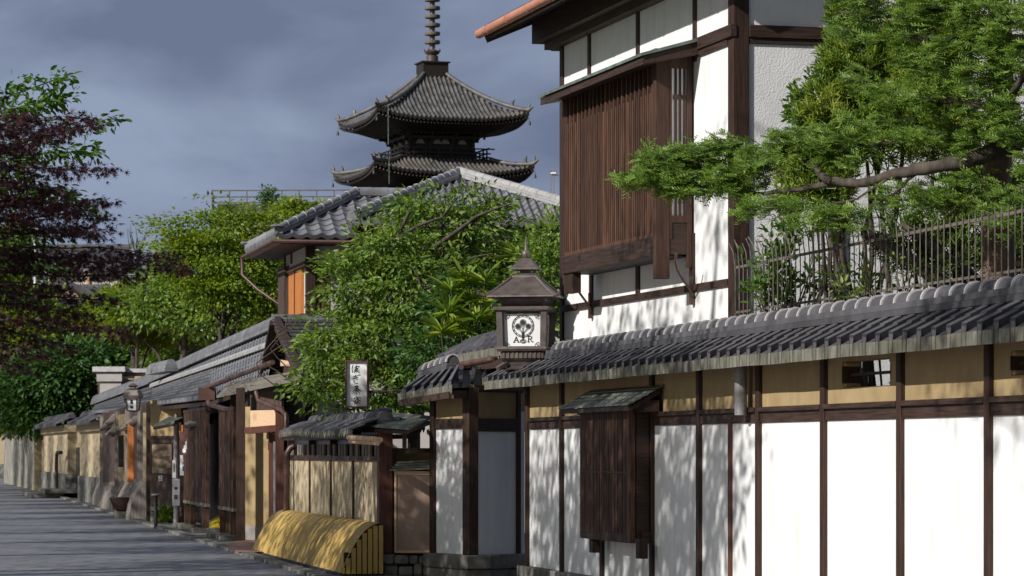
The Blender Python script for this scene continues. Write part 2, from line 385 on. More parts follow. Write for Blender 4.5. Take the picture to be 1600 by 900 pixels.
xs = sorted([0.0] + [X(p) for p in posts] + [X(1021), XR])
for a, b in zip(xs, xs[1:]):
    if b - a < 0.3: continue
    MB().box(a + 0.062, b - 0.062, -0.055, 0.01, 2.148, 2.197).build('rail', M['wood_h'], wall, bevel=0.005)
    MB().box(a + 0.062, b - 0.062, -0.022, 0.01, 2.043, 2.146).build('plank', M['wood_h'], wall)
st = MB(); x = -0.35
rs = random.Random(3)
while x < XR:
    w = rs.uniform(0.7, 1.3); st.box(x, x + w - 0.015, -0.09 - rs.uniform(0, .015), 0.24, -0.05, 0.205); x += w
st.build('foundation', M['stone'], wall, bevel=0.015)
# meter / downpipe guard
xc = X(1175); zb = FA.lz(1175, 648, -0.1)
gb = MB(); gb.lathe([(0.065, 0), (0.065, 2.70 - zb)], (xc, -0.12, zb), 14)
gd = gb.build('pipe_guard', M['steel'], wall, smooth=40)
MB().box(xc - 0.10, xc - 0.062, -0.14, -0.045, zb, 2.66).build('bracket', M['iron'], gd)
# coping roof
rx0 = X(755, -0.40)
tm, em, rim = MB(), MB(), MB()
Lr = XR - rx0; nt = int(round(Lr / 0.355)); Lr = nt * 0.355
zE, zT = 2.690, 2.872
tiles(tm, lambda x, v: (rx0 + x, -0.40 + 0.33 * v, zE + (zT - zE) * v + 0.003 * math.sin(x * 1.7) + 0.002 * math.sin(x * 4.1)), Lr, nt, 2, 'rib', 0.012, drop=0.10, edge=em, scallop=False)
tiles(tm, lambda x, v: (rx0 + Lr - x, 0.58 - 0.33 * v, zE + (zT - zE) * v), Lr, nt, 2, 'rib', 0.012)
em.box(rx0, rx0 + Lr, -0.385, -0.33, 2.655, 2.70)
tm.build('roof_tiles', M['tile'], wall); em.build('eave_tiles', M['moss'], wall)
MB().box(rx0 + 0.03, rx0 + Lr, -0.33, 0.50, 2.665, 2.70).build('soffit', M['wood_h'], wall)
vg = MB(); vg.prism([(rx0 - .02, -0.41, zE - .10), (rx0 - .02, -0.41, zE + .06), (rx0 - .02, -0.06, zT + .06), (rx0 - .02, 0.24, zT + .06), (rx0 - .02, .58, zE + .06), (rx0 - .02, .58, zE - .1)], (0.05, 0, 0))
vg.build('verge', M['moss'], wall)
rm = MB(); xr0 = X(860, 0.0)
rm.box(xr0 + .01, rx0 + Lr, -0.06, 0.24, 2.80, 2.945)
ridge(rm, rim, (xr0, 0.09, 2.945), (rx0 + Lr, 0.09, 2.945), 0.34, 2, 0.060, 0.095, 0.355)
rd = rm.build('ridge', M['tile'], wall, smooth=35); rim.build('ridge_rim', M['tile_band'], rd, smooth=35)
# lattice bay of the garden wall
p = 0.27; xl, xrr = X(908, -p), X(985, -p); zb, zt = FA.lz(950, 845, -p), FA.lz(950, 643, -p)
bay = MB().box(xl + 0.02, xrr - 0.02, -p + 0.05, -0.045, zb + 0.05, zt).build('lattice_bay', M['wood'], wall)
sl_ = MB(); ns = 30
for i in range(ns):
    a = xl + 0.1 + (xrr - xl - 0.2) * (i + 0.5) / ns; w = (xrr - xl - 0.2) / ns * 0.58
    sl_.box(a - w / 2, a + w / 2, -p - 0.012 + rs.uniform(-.003, .003), -p + 0.03, zb + 0.09, zt)
sl_.build('slats', M['lattice'], bay)
f_ = MB()
f_.box(xl, xl + 0.1, -p - 0.016, -p + 0.06, zb, zt); f_.box(xrr - 0.1, xrr, -p - 0.016, -p + 0.06, zb, zt)
f_.build('frame', M['lattice'], bay, bevel=0.006)
f_ = MB(); f_.box(xl + .101, xrr - .101, -p - 0.02, -p + 0.05, zb, zb + 0.1)
zz = FA.lz(950, 738, -p); f_.box(xl + .101, xrr - .101, -p - 0.018, -p, zz - 0.012, zz + 0.012)
f_.build('rail', M['wood_h'], bay, bevel=0.005)
f_ = MB(); f_.box(xrr - 0.012, xrr + 0.012, -p + 0.07, -0.05, zb + .05, zt); f_.box(xrr - .03, xrr + 0.05, -.14, -.045, zb - 0.0, zb + .13); f_.build('side_panel', M['wood_y'], bay)
for pa in (921, 994):
    xa = X(pa, -p); f_ = MB(); f_.box(xa - 0.16, xa + 0.0, -p + 0.035, -p + 0.14, zb - 0.17, zb + 0.06); f_.build('bracket_leg', M['wood'], bay, bevel=0.006)
q = 0.44; A0, A1 = FA.p(872, 636, -q), FA.p(980, 634, -q); B1, B0 = FA.p(1029, 610, -0.03), FA.p(900, 612, -0.03)
B0.x = A0.x; B1.x = A1.x; zA = (A0.z + A1.z) / 2; A0.z = A1.z = zA; B0.z = B1.z = zA + 0.22
cn = MB(); nb = 5
for i in range(nb):
    a = A0.lerp(B0, i / nb); b = A1.lerp(B1, i / nb); c = A1.lerp(B1, (i + 1.06) / nb); d = A0.lerp(B0, (i + 1.06) / nb)
    u = Vector((0, 0, 0.012)); dn = Vector((0, 0, 0.022))
    cn.hexa([a + u - dn, b + u - dn, c - dn, d - dn, a + u, b + u, c, d])
cn.build('bay_roof', M['canopy'], bay)
f_ = MB(); f_.box(A0.x + 0.02, A1.x - 0.02, -q + 0.02, -q + 0.06, zA - 0.07, zA - 0.015)
for xa in (A0.x + 0.06, A1.x - 0.08): f_.bar((xa, -q + 0.06, zA - 0.05), (xa, -0.05, zA + 0.15), 0.06, 0.05)
f_.box(A0.x + 0.1, A1.x - 0.06, -p + .05, -0.05, zt - .02, zA + .05)
f_.build('roof_frame', M['wood_h'], bay)

# ================================================================== G. gatehouse corner left of the wall
K = Vector((-0.56, 43.8)); Rr = Vector((0.145, 44.5)); Ll = Vector((-1.115, 44.85))
gate = thing('gatehouse', 'small white gatehouse corner with dark posts on a stone plinth below stacked tile roofs', 'gatehouse', (K.x, K.y, 0))
def seg(a, b):      # local frame helper along a -> b (K-relative), returns function (u along, t outwards, z)
    a, b = a - K, b - K; d = (b - a); L = d.length; d.normalize(); nrm = Vector((d.y, -d.x))
    return L, lambda u, t, z: Vector((a.x + d.x * u + nrm.x * t, a.y + d.y * u + nrm.y * t, z))
def sbox(mb, fn, u0, u1, t0, t1, z0, z1):
    return mb.hexa([fn(u0, t1, z0), fn(u1, t1, z0), fn(u1, t0, z0), fn(u0, t0, z0), fn(u0, t1, z1), fn(u1, t1, z1), fn(u1, t0, z1), fn(u0, t0, z1)])
L1, f1 = seg(Ll, K); L2, f2 = seg(K, Rr)
sbox(sbox(MB(), f1, 0, L1, -0.12, 0, .33, 2.06), f2, 0.0, L2, -0.12, 0, .33, 2.02).build('plaster', M['white'], gate)
sbox(sbox(MB(), f1, 0, L1, -0.12, 0.003, 2.06, 2.62), f2, 0, L2 + .1, -0.12, 0.003, 2.02, 2.66).build('frieze', M['tan'], gate)
sbox(MB(), f1, -0.02, 0.12, -0.1, 0.04, .33, 2.6).build('post', M['wood'], gate, bevel=.006)
sbox(MB(), f1, L1 - 0.17, L1 + .03, -0.1, 0.05, .33, 2.62).build('post', M['wood'], gate, bevel=.008)
sbox(MB(), f2, L2 - 0.13, L2 - 0.06, -0.1, 0.035, .33, 2.62).build('post', M['wood'], gate, bevel=.006)
sbox(MB(), f2, L2 - 0.05, L2 + 0.03, -0.1, 0.01, .33, 2.3).build('plaster', M['white'], gate)
sbox(MB(), f1, 0.12, L1 - .17, -0.1, 0.03, 2.06, 2.20).build('rail', M['wood_h'], gate, bevel=.005)
sbox(MB(), f2, 0.03, L2 - 0.13, -0.1, 0.035, 2.02, 2.20).build('rail', M['wood_h'], gate, bevel=.005)
sbox(MB(), f2, 0.03, L2 - 0.0, -0.1, 0.03, 2.56, 2.66).build('rail', M['wood_h'], gate, bevel=.005)
sb = MB(); sbox(sb, f1, -0.1, L1 + .06, -0.3, 0.1, .13, .327); sbox(sb, f2, 0.10, L2 + .02, -0.3, 0.1, .13, .33)
sbox(sb, f1, -0.05, L1 * .45, -0.3, 0.08, -.05, .125); sbox(sb, f1, L1 * .46, L1 + .03, -0.3, 0.09, -.05, .125); sbox(sb, f2, 0.12, L2, -0.3, 0.07, -.05, .125)
sb.build('plinth', M['stone'], gate, bevel=.02)
# its roofs, as sloped patches with real depth (K-relative)
def kp(px, py, Y): v = P(px, py, Y); return Vector((v.x - K.x, v.y - K.y, v.z))
tm, em = MB(), MB()
a, b, c, d = kp(622, 617, 45.2), kp(706, 603, 43.5), kp(718, 578, 44.0), kp(660, 592, 45.9)
L = (b - a).length; tiles(tm, bil(a, b, c, d, L), L, 6, 1, 'rib', 0.015, drop=0.10, edge=em, scallop=False)
a2, b2 = kp(706, 603, 43.5), kp(776, 600, 44.3); c2, d2 = kp(790, 574, 44.9), kp(704, 582, 44.2)
L = (b2 - a2).length; tiles(tm, bil(a2, b2, c2, d2, L), L, 4, 1, 'rib', 0.012, drop=0.03, edge=em)
tm.build('pent_tiles', M['tile'], gate); em.build('eave_tiles', M['moss'], gate)
tm, em = MB(), MB()
a, b, c, d = kp(681, 562, 46.2), kp(790, 543, 43.9), kp(800, 512, 44.6), kp(740, 530, 46.4)
L = (b - a).length; tiles(tm, bil(a, b, c, d, L), L, 10, 3, 'wave', 0.022, drop=0.10, edge=em, scallop=False)
a, b, c, d = kp(681, 562, 46.2), kp(740, 530, 46.4), kp(800, 512, 44.6), kp(790, 543, 43.9)
tm.build('roof_tiles', M['tile'], gate, smooth=45); em.build('eave_tiles', M['moss'], gate)
rm, rim = MB(), MB(); ridge(rm, rim, kp(662, 592, 45.9), kp(708, 577, 44.6), .2, 2, .05, .10, .3)
rd = rm.build('ridge', M['tile'], gate, smooth=35); rim.build('ridge_rim', M['tile_band'], rd, smooth=35)
gt = MB(); gt.tube([kp(679, 577, 45.6), kp(766, 562, 43.7)], 0.045, 8); gt.lathe([(.085, -.02), (.085, .02), (.05, .04)], kp(768, 561, 43.6), 14)
gt.tube([kp(690, 578, 45.3), kp(692, 590, 45.2), kp(706, 600, 45.0), kp(713, 608, 44.8), kp(714, 625, 44.8)], .03, 8)
gt.build('gutter', M['pipe'], gate, smooth=50)
un = MB()
un.prism([kp(626, 628, 45.2), kp(704, 616, 43.6), kp(776, 611, 44.4), kp(800, 590, 45.0), kp(720, 590, 46), kp(660, 600, 46)], (0, 0, 0.03))
un.bar(kp(626, 630, 45.1), kp(704, 617, 43.55), .06, .09); un.bar(kp(706, 617, 43.55), kp(785, 612, 44.4), .06, .10)
un.bar(kp(684, 585, 45.8), kp(790, 566, 44.0), .08, .12); un.bar(kp(735, 590, 44.6), kp(790, 585, 44.5), .05, .05)
un.prism([kp(686, 568, 46.2), kp(790, 552, 44.1), kp(802, 525, 44.8), kp(742, 540, 46.5)], (0, 0, -.03))
un.prism([kp(690, 588, 46.1), kp(788, 570, 44.3), kp(796, 610, 44.6), kp(700, 625, 46.1)], (0.05, .12, 0))
un.build('soffit', M['wood_h'], gate)

# ================================================================== lantern with the two letters, on the coping roof
FLn = Fr(808, 42.6, ang=R(-11))
lan = fthing('rooftop_lantern', 'brown bronze lantern with white panels, tree emblem and letters A R on the wall roof', 'lantern', FLn, z=0)
u = 42.6 / F
def lz(py): return EYE - (py - HY) * u
def lxx(px): return (px - 822) * u
FLn.O = Vector(((822 - 800) / F * 42.6, 42.6)); lan.location = (FLn.O.x, FLn.O.y, 0)
hw = 0.30       # half body width
sq = lambda prof, c, mbx, a=R(45): mbx.lathe([(r * math.sqrt(2), z) for r, z in prof], c, 4, a)
bd = MB()
z0, z1 = lz(548), lz(487)
for sx_ in (-1, 1):
    for sy_ in (-1, 1):
        bd.hexa([(sx_ * .285 + dx, sy_ * .285 + dy, z0) for dx, dy in ((-.04, -.04), (.04, -.04), (.04, .04), (-.04, .04))] + [(sx_ * .30 + dx, sy_ * .30 + dy, z1) for dx, dy in ((-.04, -.04), (.04, -.04), (.04, .04), (-.04, .04))])
sq([(.325, lz(550)), (.345, lz(546)), (.325, lz(542))], (0, 0, 0), bd)
sq([(.34, lz(488)), (.375, lz(486)), (.375, lz(481)), (.34, lz(480))], (0, 0, 0), bd)
sq([(.30, lz(562)), (.25, lz(566)), (.22, lz(574)), (.3, lz(578))], (0, 0, 0), bd)
sq([(.29, lz(561)), (.29, lz(551))], (0, 0, 0), bd)
for k in range(-4, 5):
    for s_ in (-1, 1):
        bd.box(k * .06 - .013, k * .06 + .013, s_ * .29 - .012, s_ * .29 + .012, lz(561), lz(551)); bd.box(s_ * .29 - .012, s_ * .29 + .012, k * .06 - .013, k * .06 + .013, lz(561), lz(551))
bd.build('body', M['bronze'], lan, bevel=.006)
ft = MB()
for sx_ in (-1, 1):
    for sy_ in (-1, 1):
        ft = MB(); ft.bar((sx_ * .2, sy_ * .2, lz(566)), (sx_ * .32, sy_ * .32, lz(577)), .09, .05); ft.build('foot', M['bronze'], lan, bevel=.005)
rf = MB()
sq([(.27, lz(480)), (.31, lz(472)), (.31, lz(468)), (.47, lz(466)), (.465, lz(464)), (.34, lz(453)), (.22, lz(441)), (.165, lz(434)), (.16, lz(431))], (0, 0, 0), rf)
sq([(.13, lz(434)), (.14, lz(428)), (.07, lz(427)), (.07, lz(423)), (.19, lz(422)), (.18, lz(419.5)), (.11, lz(411)), (.065, lz(404)), (.03, lz(403))], (0, 0, 0), rf)
rfo = rf.build('roof', M['bronze'], lan)
cv = MB()
for sx_ in (-1, 1):
    for sy_ in (-1, 1):
        cv = MB(); cv.tube([(sx_ * r * 1.0, sy_ * r * 1.0, lz(y)) for r, y in ((.17, 434), (.24, 442), (.35, 454), (.46, 464), (.51, 465), (.545, 461), (.54, 457), (.515, 457))], .018, 6); cv.build('corner_scroll', M['bronze'], rfo, smooth=50)
fi = MB(); fi.lathe([(.03, lz(406)), (.05, lz(401)), (.062, lz(397)), (.05, lz(393)), (.028, lz(391)), (.022, lz(388)), (.018, lz(383)), (.006, lz(368))], (0, 0, 0), 12)
fi.build('finial', M['bronze'], lan, smooth=40)
# white panels with emblem: four sides
def emblem(side):
    ca, sa = math.cos(side * math.pi / 2), math.sin(side * math.pi / 2)
    T = lambda x, d, z: Vector((x * ca + (0.318 + d) * sa, x * sa - (0.318 + d) * ca, z))
    pw = .235; zc0, zc1 = lz(544), lz(492)
    pn = MB(); pn.hexa([T(-pw, -.06, zc0), T(pw, -.06, zc0), T(pw, -.09, zc0), T(-pw, -.09, zc0), T(-pw - .008, -.045, zc1), T(pw + .008, -.045, zc1), T(pw + .008, -.09, zc1), T(-pw - .008, -.09, zc1)])
    po = pn.build('white_panel', M['paper'], lan)
    tl = lambda z: -.06 + .015 * (z - zc0) / (zc1 - zc0) + .004
    H = zc1 - zc0; zz = lambda f: zc0 + H * f
    ink = MB(); gry = MB()
    def disc(mbx, x, f, r, r2=0.0, n=28, sy=1.0):
        vs = []; 
        for k in range(n):
            a = 2 * math.pi * k / n; z = zz(f) + r * sy * math.sin(a); vs.append(T(x + r * math.cos(a), tl(z), z))
        if r2:
            for k in range(n):
                a = 2 * math.pi * k / n; z = zz(f) + r2 * sy * math.sin(a); vs.append(T(x + r2 * math.cos(a), tl(z), z))
            mbx.add(vs, [(k, (k + 1) % n, n + (k + 1) % n, n + k) for k in range(n)])
        else: mbx.add(vs, [tuple(range(n))])
    def stroke(mbx, pts, w, off=0.0):
        for (x0, f0), (x1, f1) in zip(pts, pts[1:]):
            a = Vector((x0, zz(f0))); b = Vector((x1, zz(f1))); d = (b - a).normalized() * w / 2; nn = Vector((-d.y, d.x))
            c4 = [a - nn - d * .6, b - nn + d * .6, b + nn + d * .6, a + nn - d * .6]
            mbx.add([T(q.x, tl(q.y) + off, q.y) for q in c4], [(0, 1, 2, 3)])
    x0 = .01
    disc(ink, x0, .64, .150, .139); disc(ink, x0, .64, .128, .121)
    for k in range(16):
        a = 2 * math.pi * k / 16; stroke(gry, [(x0 + .130 * math.cos(a), .64 + .130 * math.sin(a) / H), (x0 + .139 * math.cos(a + .1), .64 + .139 * math.sin(a + .1) / H)], .01)
    for dx, f, r in ((0, .745, .038), (-.066, .63, .036), (.072, .63, .034)):
        disc(ink, x0 + dx, f, r * .82, 0); disc(gry, x0 + dx, f, r * 1.18, r * .9)
        for k in (-1, 0, 1): stroke(gry, [(x0 + dx + k * .022, f - .05), (x0 + dx * .12, .44)], .005, .001)
    disc(ink, x0, .435, .022); disc(ink, x0, .36, .020, .010); disc(ink, x0, .30, .020, .010); stroke(ink, [(x0, .43), (x0, .2)], .012)
    disc(ink, x0, .185, .044, .033, sy=.65); disc(ink, x0, .185, .024, .014, sy=.8)
    # letters A and R
    for pts in ([(-.112, .16), (-.082, .32), (-.052, .16)], [(-.098, .215), (-.066, .215)], [(-.122, .16), (-.100, .16)], [(-.064, .16), (-.042, .16)]): stroke(ink, pts, .012)
    for pts in ([(.082, .165), (.082, .33)], [(.072, .165), (.094, .165)], [(.072, .332), (.112, .332), (.126, .315), (.126, .275), (.112, .255), (.085, .252)], [(.102, .25), (.134, .165), (.145, .17)]): stroke(ink, pts, .012)
    for sx_, sf in ((-1, 0), (1, 0), (-1, 1), (1, 1)):
        cx_, cf = sx_ * (pw - .012), (.03 if sf == 0 else .97)
        dirz = 1 if sf == 0 else -1
        arc = [(cx_ - sx_ * .055 * math.cos(t), cf + dirz * .055 * math.sin(t) / H) for t in [math.pi / 2 * k / 6 for k in range(7)]]
        stroke(ink, arc, .006); stroke(ink, [(cx_ - sx_ * .055, cf), (cx_, cf), (cx_, cf + dirz * .055 / H)], .006); stroke(gry, [(cx_, cf), (cx_ - sx_ * .035, cf + dirz * .035 / H)], .014)
    ink.build('emblem', M['ink'], po); gry.build('emblem_shading', M['grey_ink'], po)
for s_ in range(4): emblem(s_)

# ================================================================== B. upper white house with the lattice bay window
FB = Fr(1147, 36.0, tan=0.26)
hs = fthing('white_house', 'tall white two storey townhouse with dark timber posts and slatted bay window', 'house', FB)
X = FB.lx; Zf = FB.lz
xL = X(878); ZT = 7.40
MB().box(xL, -0.16, 0, 0.2, 2.3, ZT + .25).build('street_wall', M['white'], hs)
MB().box(-0.162, -0.003, 0.15, 6.4, 1.2, 10.6).build('side_wall', M['stucco'], hs)
MB().box(xL, xL + .2, 0.2, 6.0, 1.5, ZT + .2).build('far_wall', M['white'], hs)
MB().box(xL + .2, -0.16, 5.9, 6.1, 1.5, ZT + .2).build('rear_wall', M['white'], hs)
MB().box(-0.165, 0.03, -0.02, 0.17, 2.2, 10.4).build('corner_post', M['wood'], hs, bevel=.008)
MB().box(xL - .02, xL + .12, -0.03, 0.15, 2.2, ZT).build('corner_post', M['wood'], hs, bevel=.008)
yy = None
# next post on the side wall: local y where pixel 1310 falls at local x=0
k = (1311 - 800) / F; ys = (k * FB.O.y - FB.O.x) / (FB.ey.x - k * FB.ey.y)
for y0 in (ys, ys + 1.45, ys + 2.9, 6.3):
    MB().box(-0.1, 0.03, y0 - .07, y0 + .07, 1.2, 10.4).build('post', M['wood'], hs, bevel=.008)
MB().box(-0.02, 0.045, 0.17, 6.4, 6.41, 6.55).build('beam', M['wood_y'], hs, bevel=.006)
MB().box(-0.02, 0.02, 0.17, 6.4, 6.34, 6.407).build('beam', M['wood_y'], hs, bevel=.004)
xbr = X(1085)
MB().box(xbr + .08, 0.045, -0.06, 0.02, 6.41, 6.55).build('beam', M['wood_h'], hs, bevel=.006)
MB().box(xbr + .08, -0.165, -0.035, 0.02, 6.34, 6.407).build('beam', M['wood_h'], hs, bevel=.004)
MB().box(xL + .12, -0.165, -0.035, 0.02, 3.615, 3.70).build('beam', M['wood_h'], hs, bevel=.006)
for px, w in ((925, .07), (998, .07), (1083, .085)):
    xc = X(px); MB().box(xc - w, xc + w, -0.025, 0.02, 3.70, 4.3).build('post', M['wood'], hs, bevel=.005)
for px, w in ((922, .055), (998, .055), (1087, .055)):
    xc = X(px); MB().box(xc - w, xc + w, -0.025, 0.02, 6.3, ZT + .1).build('post', M['wood'], hs, bevel=.005)
fl = MB(); fl.hexa([(xL - .5, -.16, 2.98), (-.1, -.16, 2.98), (-.1, .02, 2.98), (xL - .5, .02, 2.98), (xL - .5, -.16, 3.03), (-.1, -.16, 3.03), (-.1, -.0, 3.12), (xL - .5, -.0, 3.12)])
fl.build('flashing', M['verdigris'], hs)
# bay window
p = 0.44; a = X(880, -p); c = X(1085); b = c - .11
zs0, zs1 = 4.03, 4.26; zlt = 6.36
bay = MB().box(a + .03, c - .05, -p + .06, -.03, zs0 + .02, zlt).build('bay_window', M['glass_dark'], hs)
MB().box(a, b, -p - .03, -.02, zs0, zs1).build('sill_beam', M['wood_h'], bay, bevel=.01)
MB().box(b + .002, c, -p - .035, -p + .14, 3.76, zlt + .08).build('corner_post', M['brown_wood'], bay, bevel=.01)
MB().box(X(881, -p), X(894, -p), -p - .0, -p + .12, 3.78, zs0).build('corner_post', M['wood'], bay, bevel=.008)
MB().box(a - .02, a + .09, -p - .01, -p + .1, zs1, zlt + .02).build('corner_post', M['wood'], bay, bevel=.008)
sm = MB(); ns = 44; zd = 5.95; x0, x1 = a + .09, b
for i in range(ns):
    xc = x0 + (x1 - x0) * (i + .5) / ns; w = (x1 - x0) / ns * .27
    sm.box(xc - w, xc + w, -p - .0 + rs.uniform(-.003, .003), -p + .035, zs1 + .02, zlt if i % 2 == 0 else zd + rs.uniform(-.01, .01))
sm.build('slats', M['lattice'], bay)
lm = MB(); lm.box(x0, x1, -p - .008, -p + .04, zs1, zs1 + .045); 
for zq in (zd - .02, 5.2, 4.7): lm.box(x0, x1, -p + .02, -p + .042, zq - .02, zq + .02)
lm.build('lattice_rail', M['lattice'], bay)
xq = x0 + (x1 - x0) * .46; MB().box(xq - .022, xq + .022, -p - .006, -p + .04, zs1 + .02, zd).build('mullion', M['red_wood'], bay)
# side window of the bay
sd = MB(); sd.box(c - .06, c, -p + .14, -p + .165, zs0 + .2, zlt); sd.box(c - .06, c, -.09, -.03, 3.9, zlt); sd.box(c - .06, c, -p + .165, -.09, 4.42, 4.50); sd.box(c - .06, c, -p + .165, -.09, 6.22, zlt)
sd.box(c - .02, c - .002, -p + .19, -.09, 5.86, 5.91); sd.box(c - .02, c - .002, -p + .19, -.09, 4.95, 5.0)
sd.build('side_frame', M['brown_wood'], bay)
MB().box(c - .05, c - .012, -p + .14, -.09, zs0 + .02, 4.42).build('side_panel', M['wood_y'], bay)
MB().box(c - .045, c - .022, -p + .155, -.08, 4.5, 6.24).build('paper_screen', M['paper'], bay)
bb = MB()
for k in range(3): yb = -p + .19 + (p - .28) * (k + .5) / 3; bb.box(c - .020, c - .004, yb - .013, yb + .013, 4.5, 6.24)
bb.build('bars', M['wood'], bay)
# bay roof
q = 0.74; ex0, ex1 = X(840, -q), c + .30
zr = Zf(1000, 88, -q)
br_ = MB(); br_.hexa([(ex0, -q, zr), (ex1, -q, zr), (ex1, .02, zr + .21), (ex0, .02, zr + .21), (ex0, -q, zr + .035), (ex1, -q, zr + .035), (ex1, .02, zr + .25), (ex0, .02, zr + .25)])
br_.build('bay_roof', M['verdigris'], bay)
br_ = MB(); br_.hexa([(ex0 + .03, -q + .03, zr - .09), (ex1 - .03, -q + .03, zr - .09), (ex1 - .03, .0, zr + .05), (ex0 + .03, .0, zr + .05), (ex0 + .03, -q + .03, zr - .003), (ex1 - .03, -q + .03, zr - .003), (ex1 - .03, .0, zr + .2), (ex0 + .03, .0, zr + .2)])
br_.box(a - .1, c - .061, -p - .01, -.03, zlt, zr - .01); br_.box(a - .25, c + .05, -p - .05, -p + .05, zlt - .02, zlt + .08)
br_.build('roof_frame', M['wood_h'], bay)
br_ = MB()
for px0, py0, px1, py1 in ((898, 434, 920, 492), (1056, 400, 1078, 470)):
    A = Vector((X(px0, -p + .06), -p + .06, zs0)); zb_ = Zf(px1, py1, -.03); A2 = Vector((X(px1, -.05), -.05, zb_))
    br_ = MB(); pts = []
    for k in range(9):
        t = k / 8; v = A.lerp(A2, t); v.y = -p + .06 + (p - .09) * (t * t * (3 - 2 * t)); v.z = zs0 + (zb_ - zs0) * t ** .8 if t < .9 else zb_ + .03 * (1 - t); pts.append(v)
    br_.tube(pts, .016, 7); br_.box(A2.x - .02, A2.x + .05, -.055, .0, A2.z - .05, A2.z + .28)
    br_.build('iron_bracket', M['pipe'], bay, smooth=50)
# main eaves: pitched roof rising away from the street
o = .88; gx0 = X(757, -o); gx1 = 0.62; ze = 7.46; sl_p = math.tan(R(23)); yr = 6.6
rf = MB()
def roofslab(z_off, th): return [(gx0, -o, ze + z_off), (gx1, -o, ze + z_off), (gx1, yr, ze + (o + yr) * sl_p + z_off), (gx0, yr, ze + (o + yr) * sl_p + z_off)]
lo_, hi_ = roofslab(0, 0), roofslab(.09, 0); rf.hexa(lo_ + hi_)
rf.build('roof', M['tile'], hs)
sf = MB()
for i in range(19):
    xx = gx0 + .12 + (gx1 - gx0 - .24) * i / 18
    sf.bar((xx, -o + .05, ze - .055), (xx, .3, ze + (o + .25) * sl_p - .055), .06, .09)
sf.bar((gx0 + .04, -o + .03, ze - .05), (gx1, -o + .03, ze - .05), .05, .1)
sf.bar((gx0 + .03, -o, ze - .07), (gx0 + .03, yr, ze + (o + yr) * sl_p - .07), .05, .18)
sf.bar((gx1 - .03, -o, ze - .07), (gx1 - .03, yr, ze + (o + yr) * sl_p - .07), .05, .18)
sf.box(gx0 + .25, .2, -.28, .0, 7.28, 7.62); sf.box(gx0 + .42, -.17, -.15, -.002, 7.18, 7.3); sf.box(gx0 + .2, -.17, .0, .2, 7.2, 8.0)
sf.build('eave_timbers', M['wood_h'], hs)
gt = MB(); gt.tube([(gx0 - .04, -o - .07, ze - .03), (gx1, -o - .07, ze - .03)], .062, 12)
for i in range(9): xx = gx0 + .5 + i * 1.05; gt.tube([(xx, -o - .07, ze - .03), (xx + .05, -o - .07, ze - .03)], .068, 12)
gt.build('gutter', M['copper'], hs, smooth=50)

# ================================================================== iron fence on the wall
X = FA.lx
fen = fthing('iron_fence', 'rusty iron picket fence standing behind the tiled coping of the white wall', 'fence', FA)
tf = .34; x0, x1 = X(1150, tf), XR
MB().box(x0, x1, tf - .008, tf + .008, 3.238, 3.262).build('rail', M['rust'], fen)
MB().box(x0, x1, tf - .008, tf + .008, 3.722, 3.75).build('rail', M['rust'], fen)
pk = MB(); x = x0 + .03; i = 0
while x < x1:
    lean = .06 * math.sin(i * 2.3) if x < X(1420, tf) else 0
    zt_ = 4.0 + .03 * math.sin(i * 1.7) if x < X(1420, tf) else 3.80
    pk.tube([(x, tf - .018, 3.02), (x, tf - .018, 3.7), (x - .03 + lean * .3, tf - .03, zt_ - .1), (x - .09 + lean, tf - .06, zt_)] if x < X(1420, tf) else [(x, tf - .018, 3.02), (x, tf - .018, zt_)], .0062, 5)
    x += .155; i += 1
tag(pk.build('pickets', M['rust'], fen))
for px in (1147, 1800):
    xx = X(px, tf); MB().box(xx - .02, xx + .02, tf + .013, tf + .05, 2.9, 3.9).build('fence_post', M['iron'], fen)
# ================================================================== T. tan wall with tiled coping and the bamboo guard
FT = Fr(597, 45.2, tan=0.2)
tw = fthing('tan_wall', 'low tan plaster wall in four bays under an old tiled coping behind the bamboo guard', 'wall', FT)
X = FT.lx; xl = X(449); zr = 1.61
MB().box(xl, -.06, 0, .14, .2, zr).build('plaster', M['tan_pale'], tw)
MB().box(xl, .1, -.02, .2, -.05, .2).build('foundation', M['stone'], tw)
for px, w in ((452, .06), (485, .045), (518, .045), (553, .045)):
    MB().box(X(px) - w, X(px) + w, -.025, .1, .15, 2.05).build('post', M['wood'], tw)
MB().box(-.09, .09, -.06, .14, .3, 2.05).build('end_post', M['red_wood'], tw, bevel=.01)
MB().box(xl, -.09, -.035, .12, zr, zr + .07).build('rail', M['wood_h'], tw)
pk = MB(); n = 34
for i in range(n):
    if i % 4 == 3: continue
    a = xl + .1 + (-.2 - xl) * i / n; pk.box(a, a + .2, .0, .03, zr + .071, 1.86)
pk.build('vent_boards', M['grey_wood'], tw)
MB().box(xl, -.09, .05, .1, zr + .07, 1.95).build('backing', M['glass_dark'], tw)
tm, em, rm = MB(), MB(), MB()
x0 = X(437, -.4); L = .0 - x0
wav = lambda x: .02 * math.sin(x * .9) - .03 * (x / L) ** 3
tiles(tm, lambda x, v: (x0 + x, -.42 + .36 * v, 2.03 + .16 * v + wav(x)), L, 34, 2, 'wave', .02, drop=.06, edge=em)
tiles(tm, lambda x, v: (-x, .62 - .36 * v, 2.03 + .16 * v), L, 34, 2, 'wave', .02)
tm.build('roof_tiles', M['tile'], tw, smooth=45); em.build('eave_tiles', M['moss'], tw)
MB().box(x0 + .05, -.02, -.38, .55, 1.93, 1.99).build('soffit', M['wood_h'], tw)
rm.box(x0 + .5, -.05, -.06, .26, 2.1, 2.2); ridge(rm, None, (x0 + .5, .1, 2.17), (-.25, .1, 2.15), .3, 2, .035, .10, .5)
rm.build('ridge', M['tile'], tw, smooth=40)
lg = MB(); 
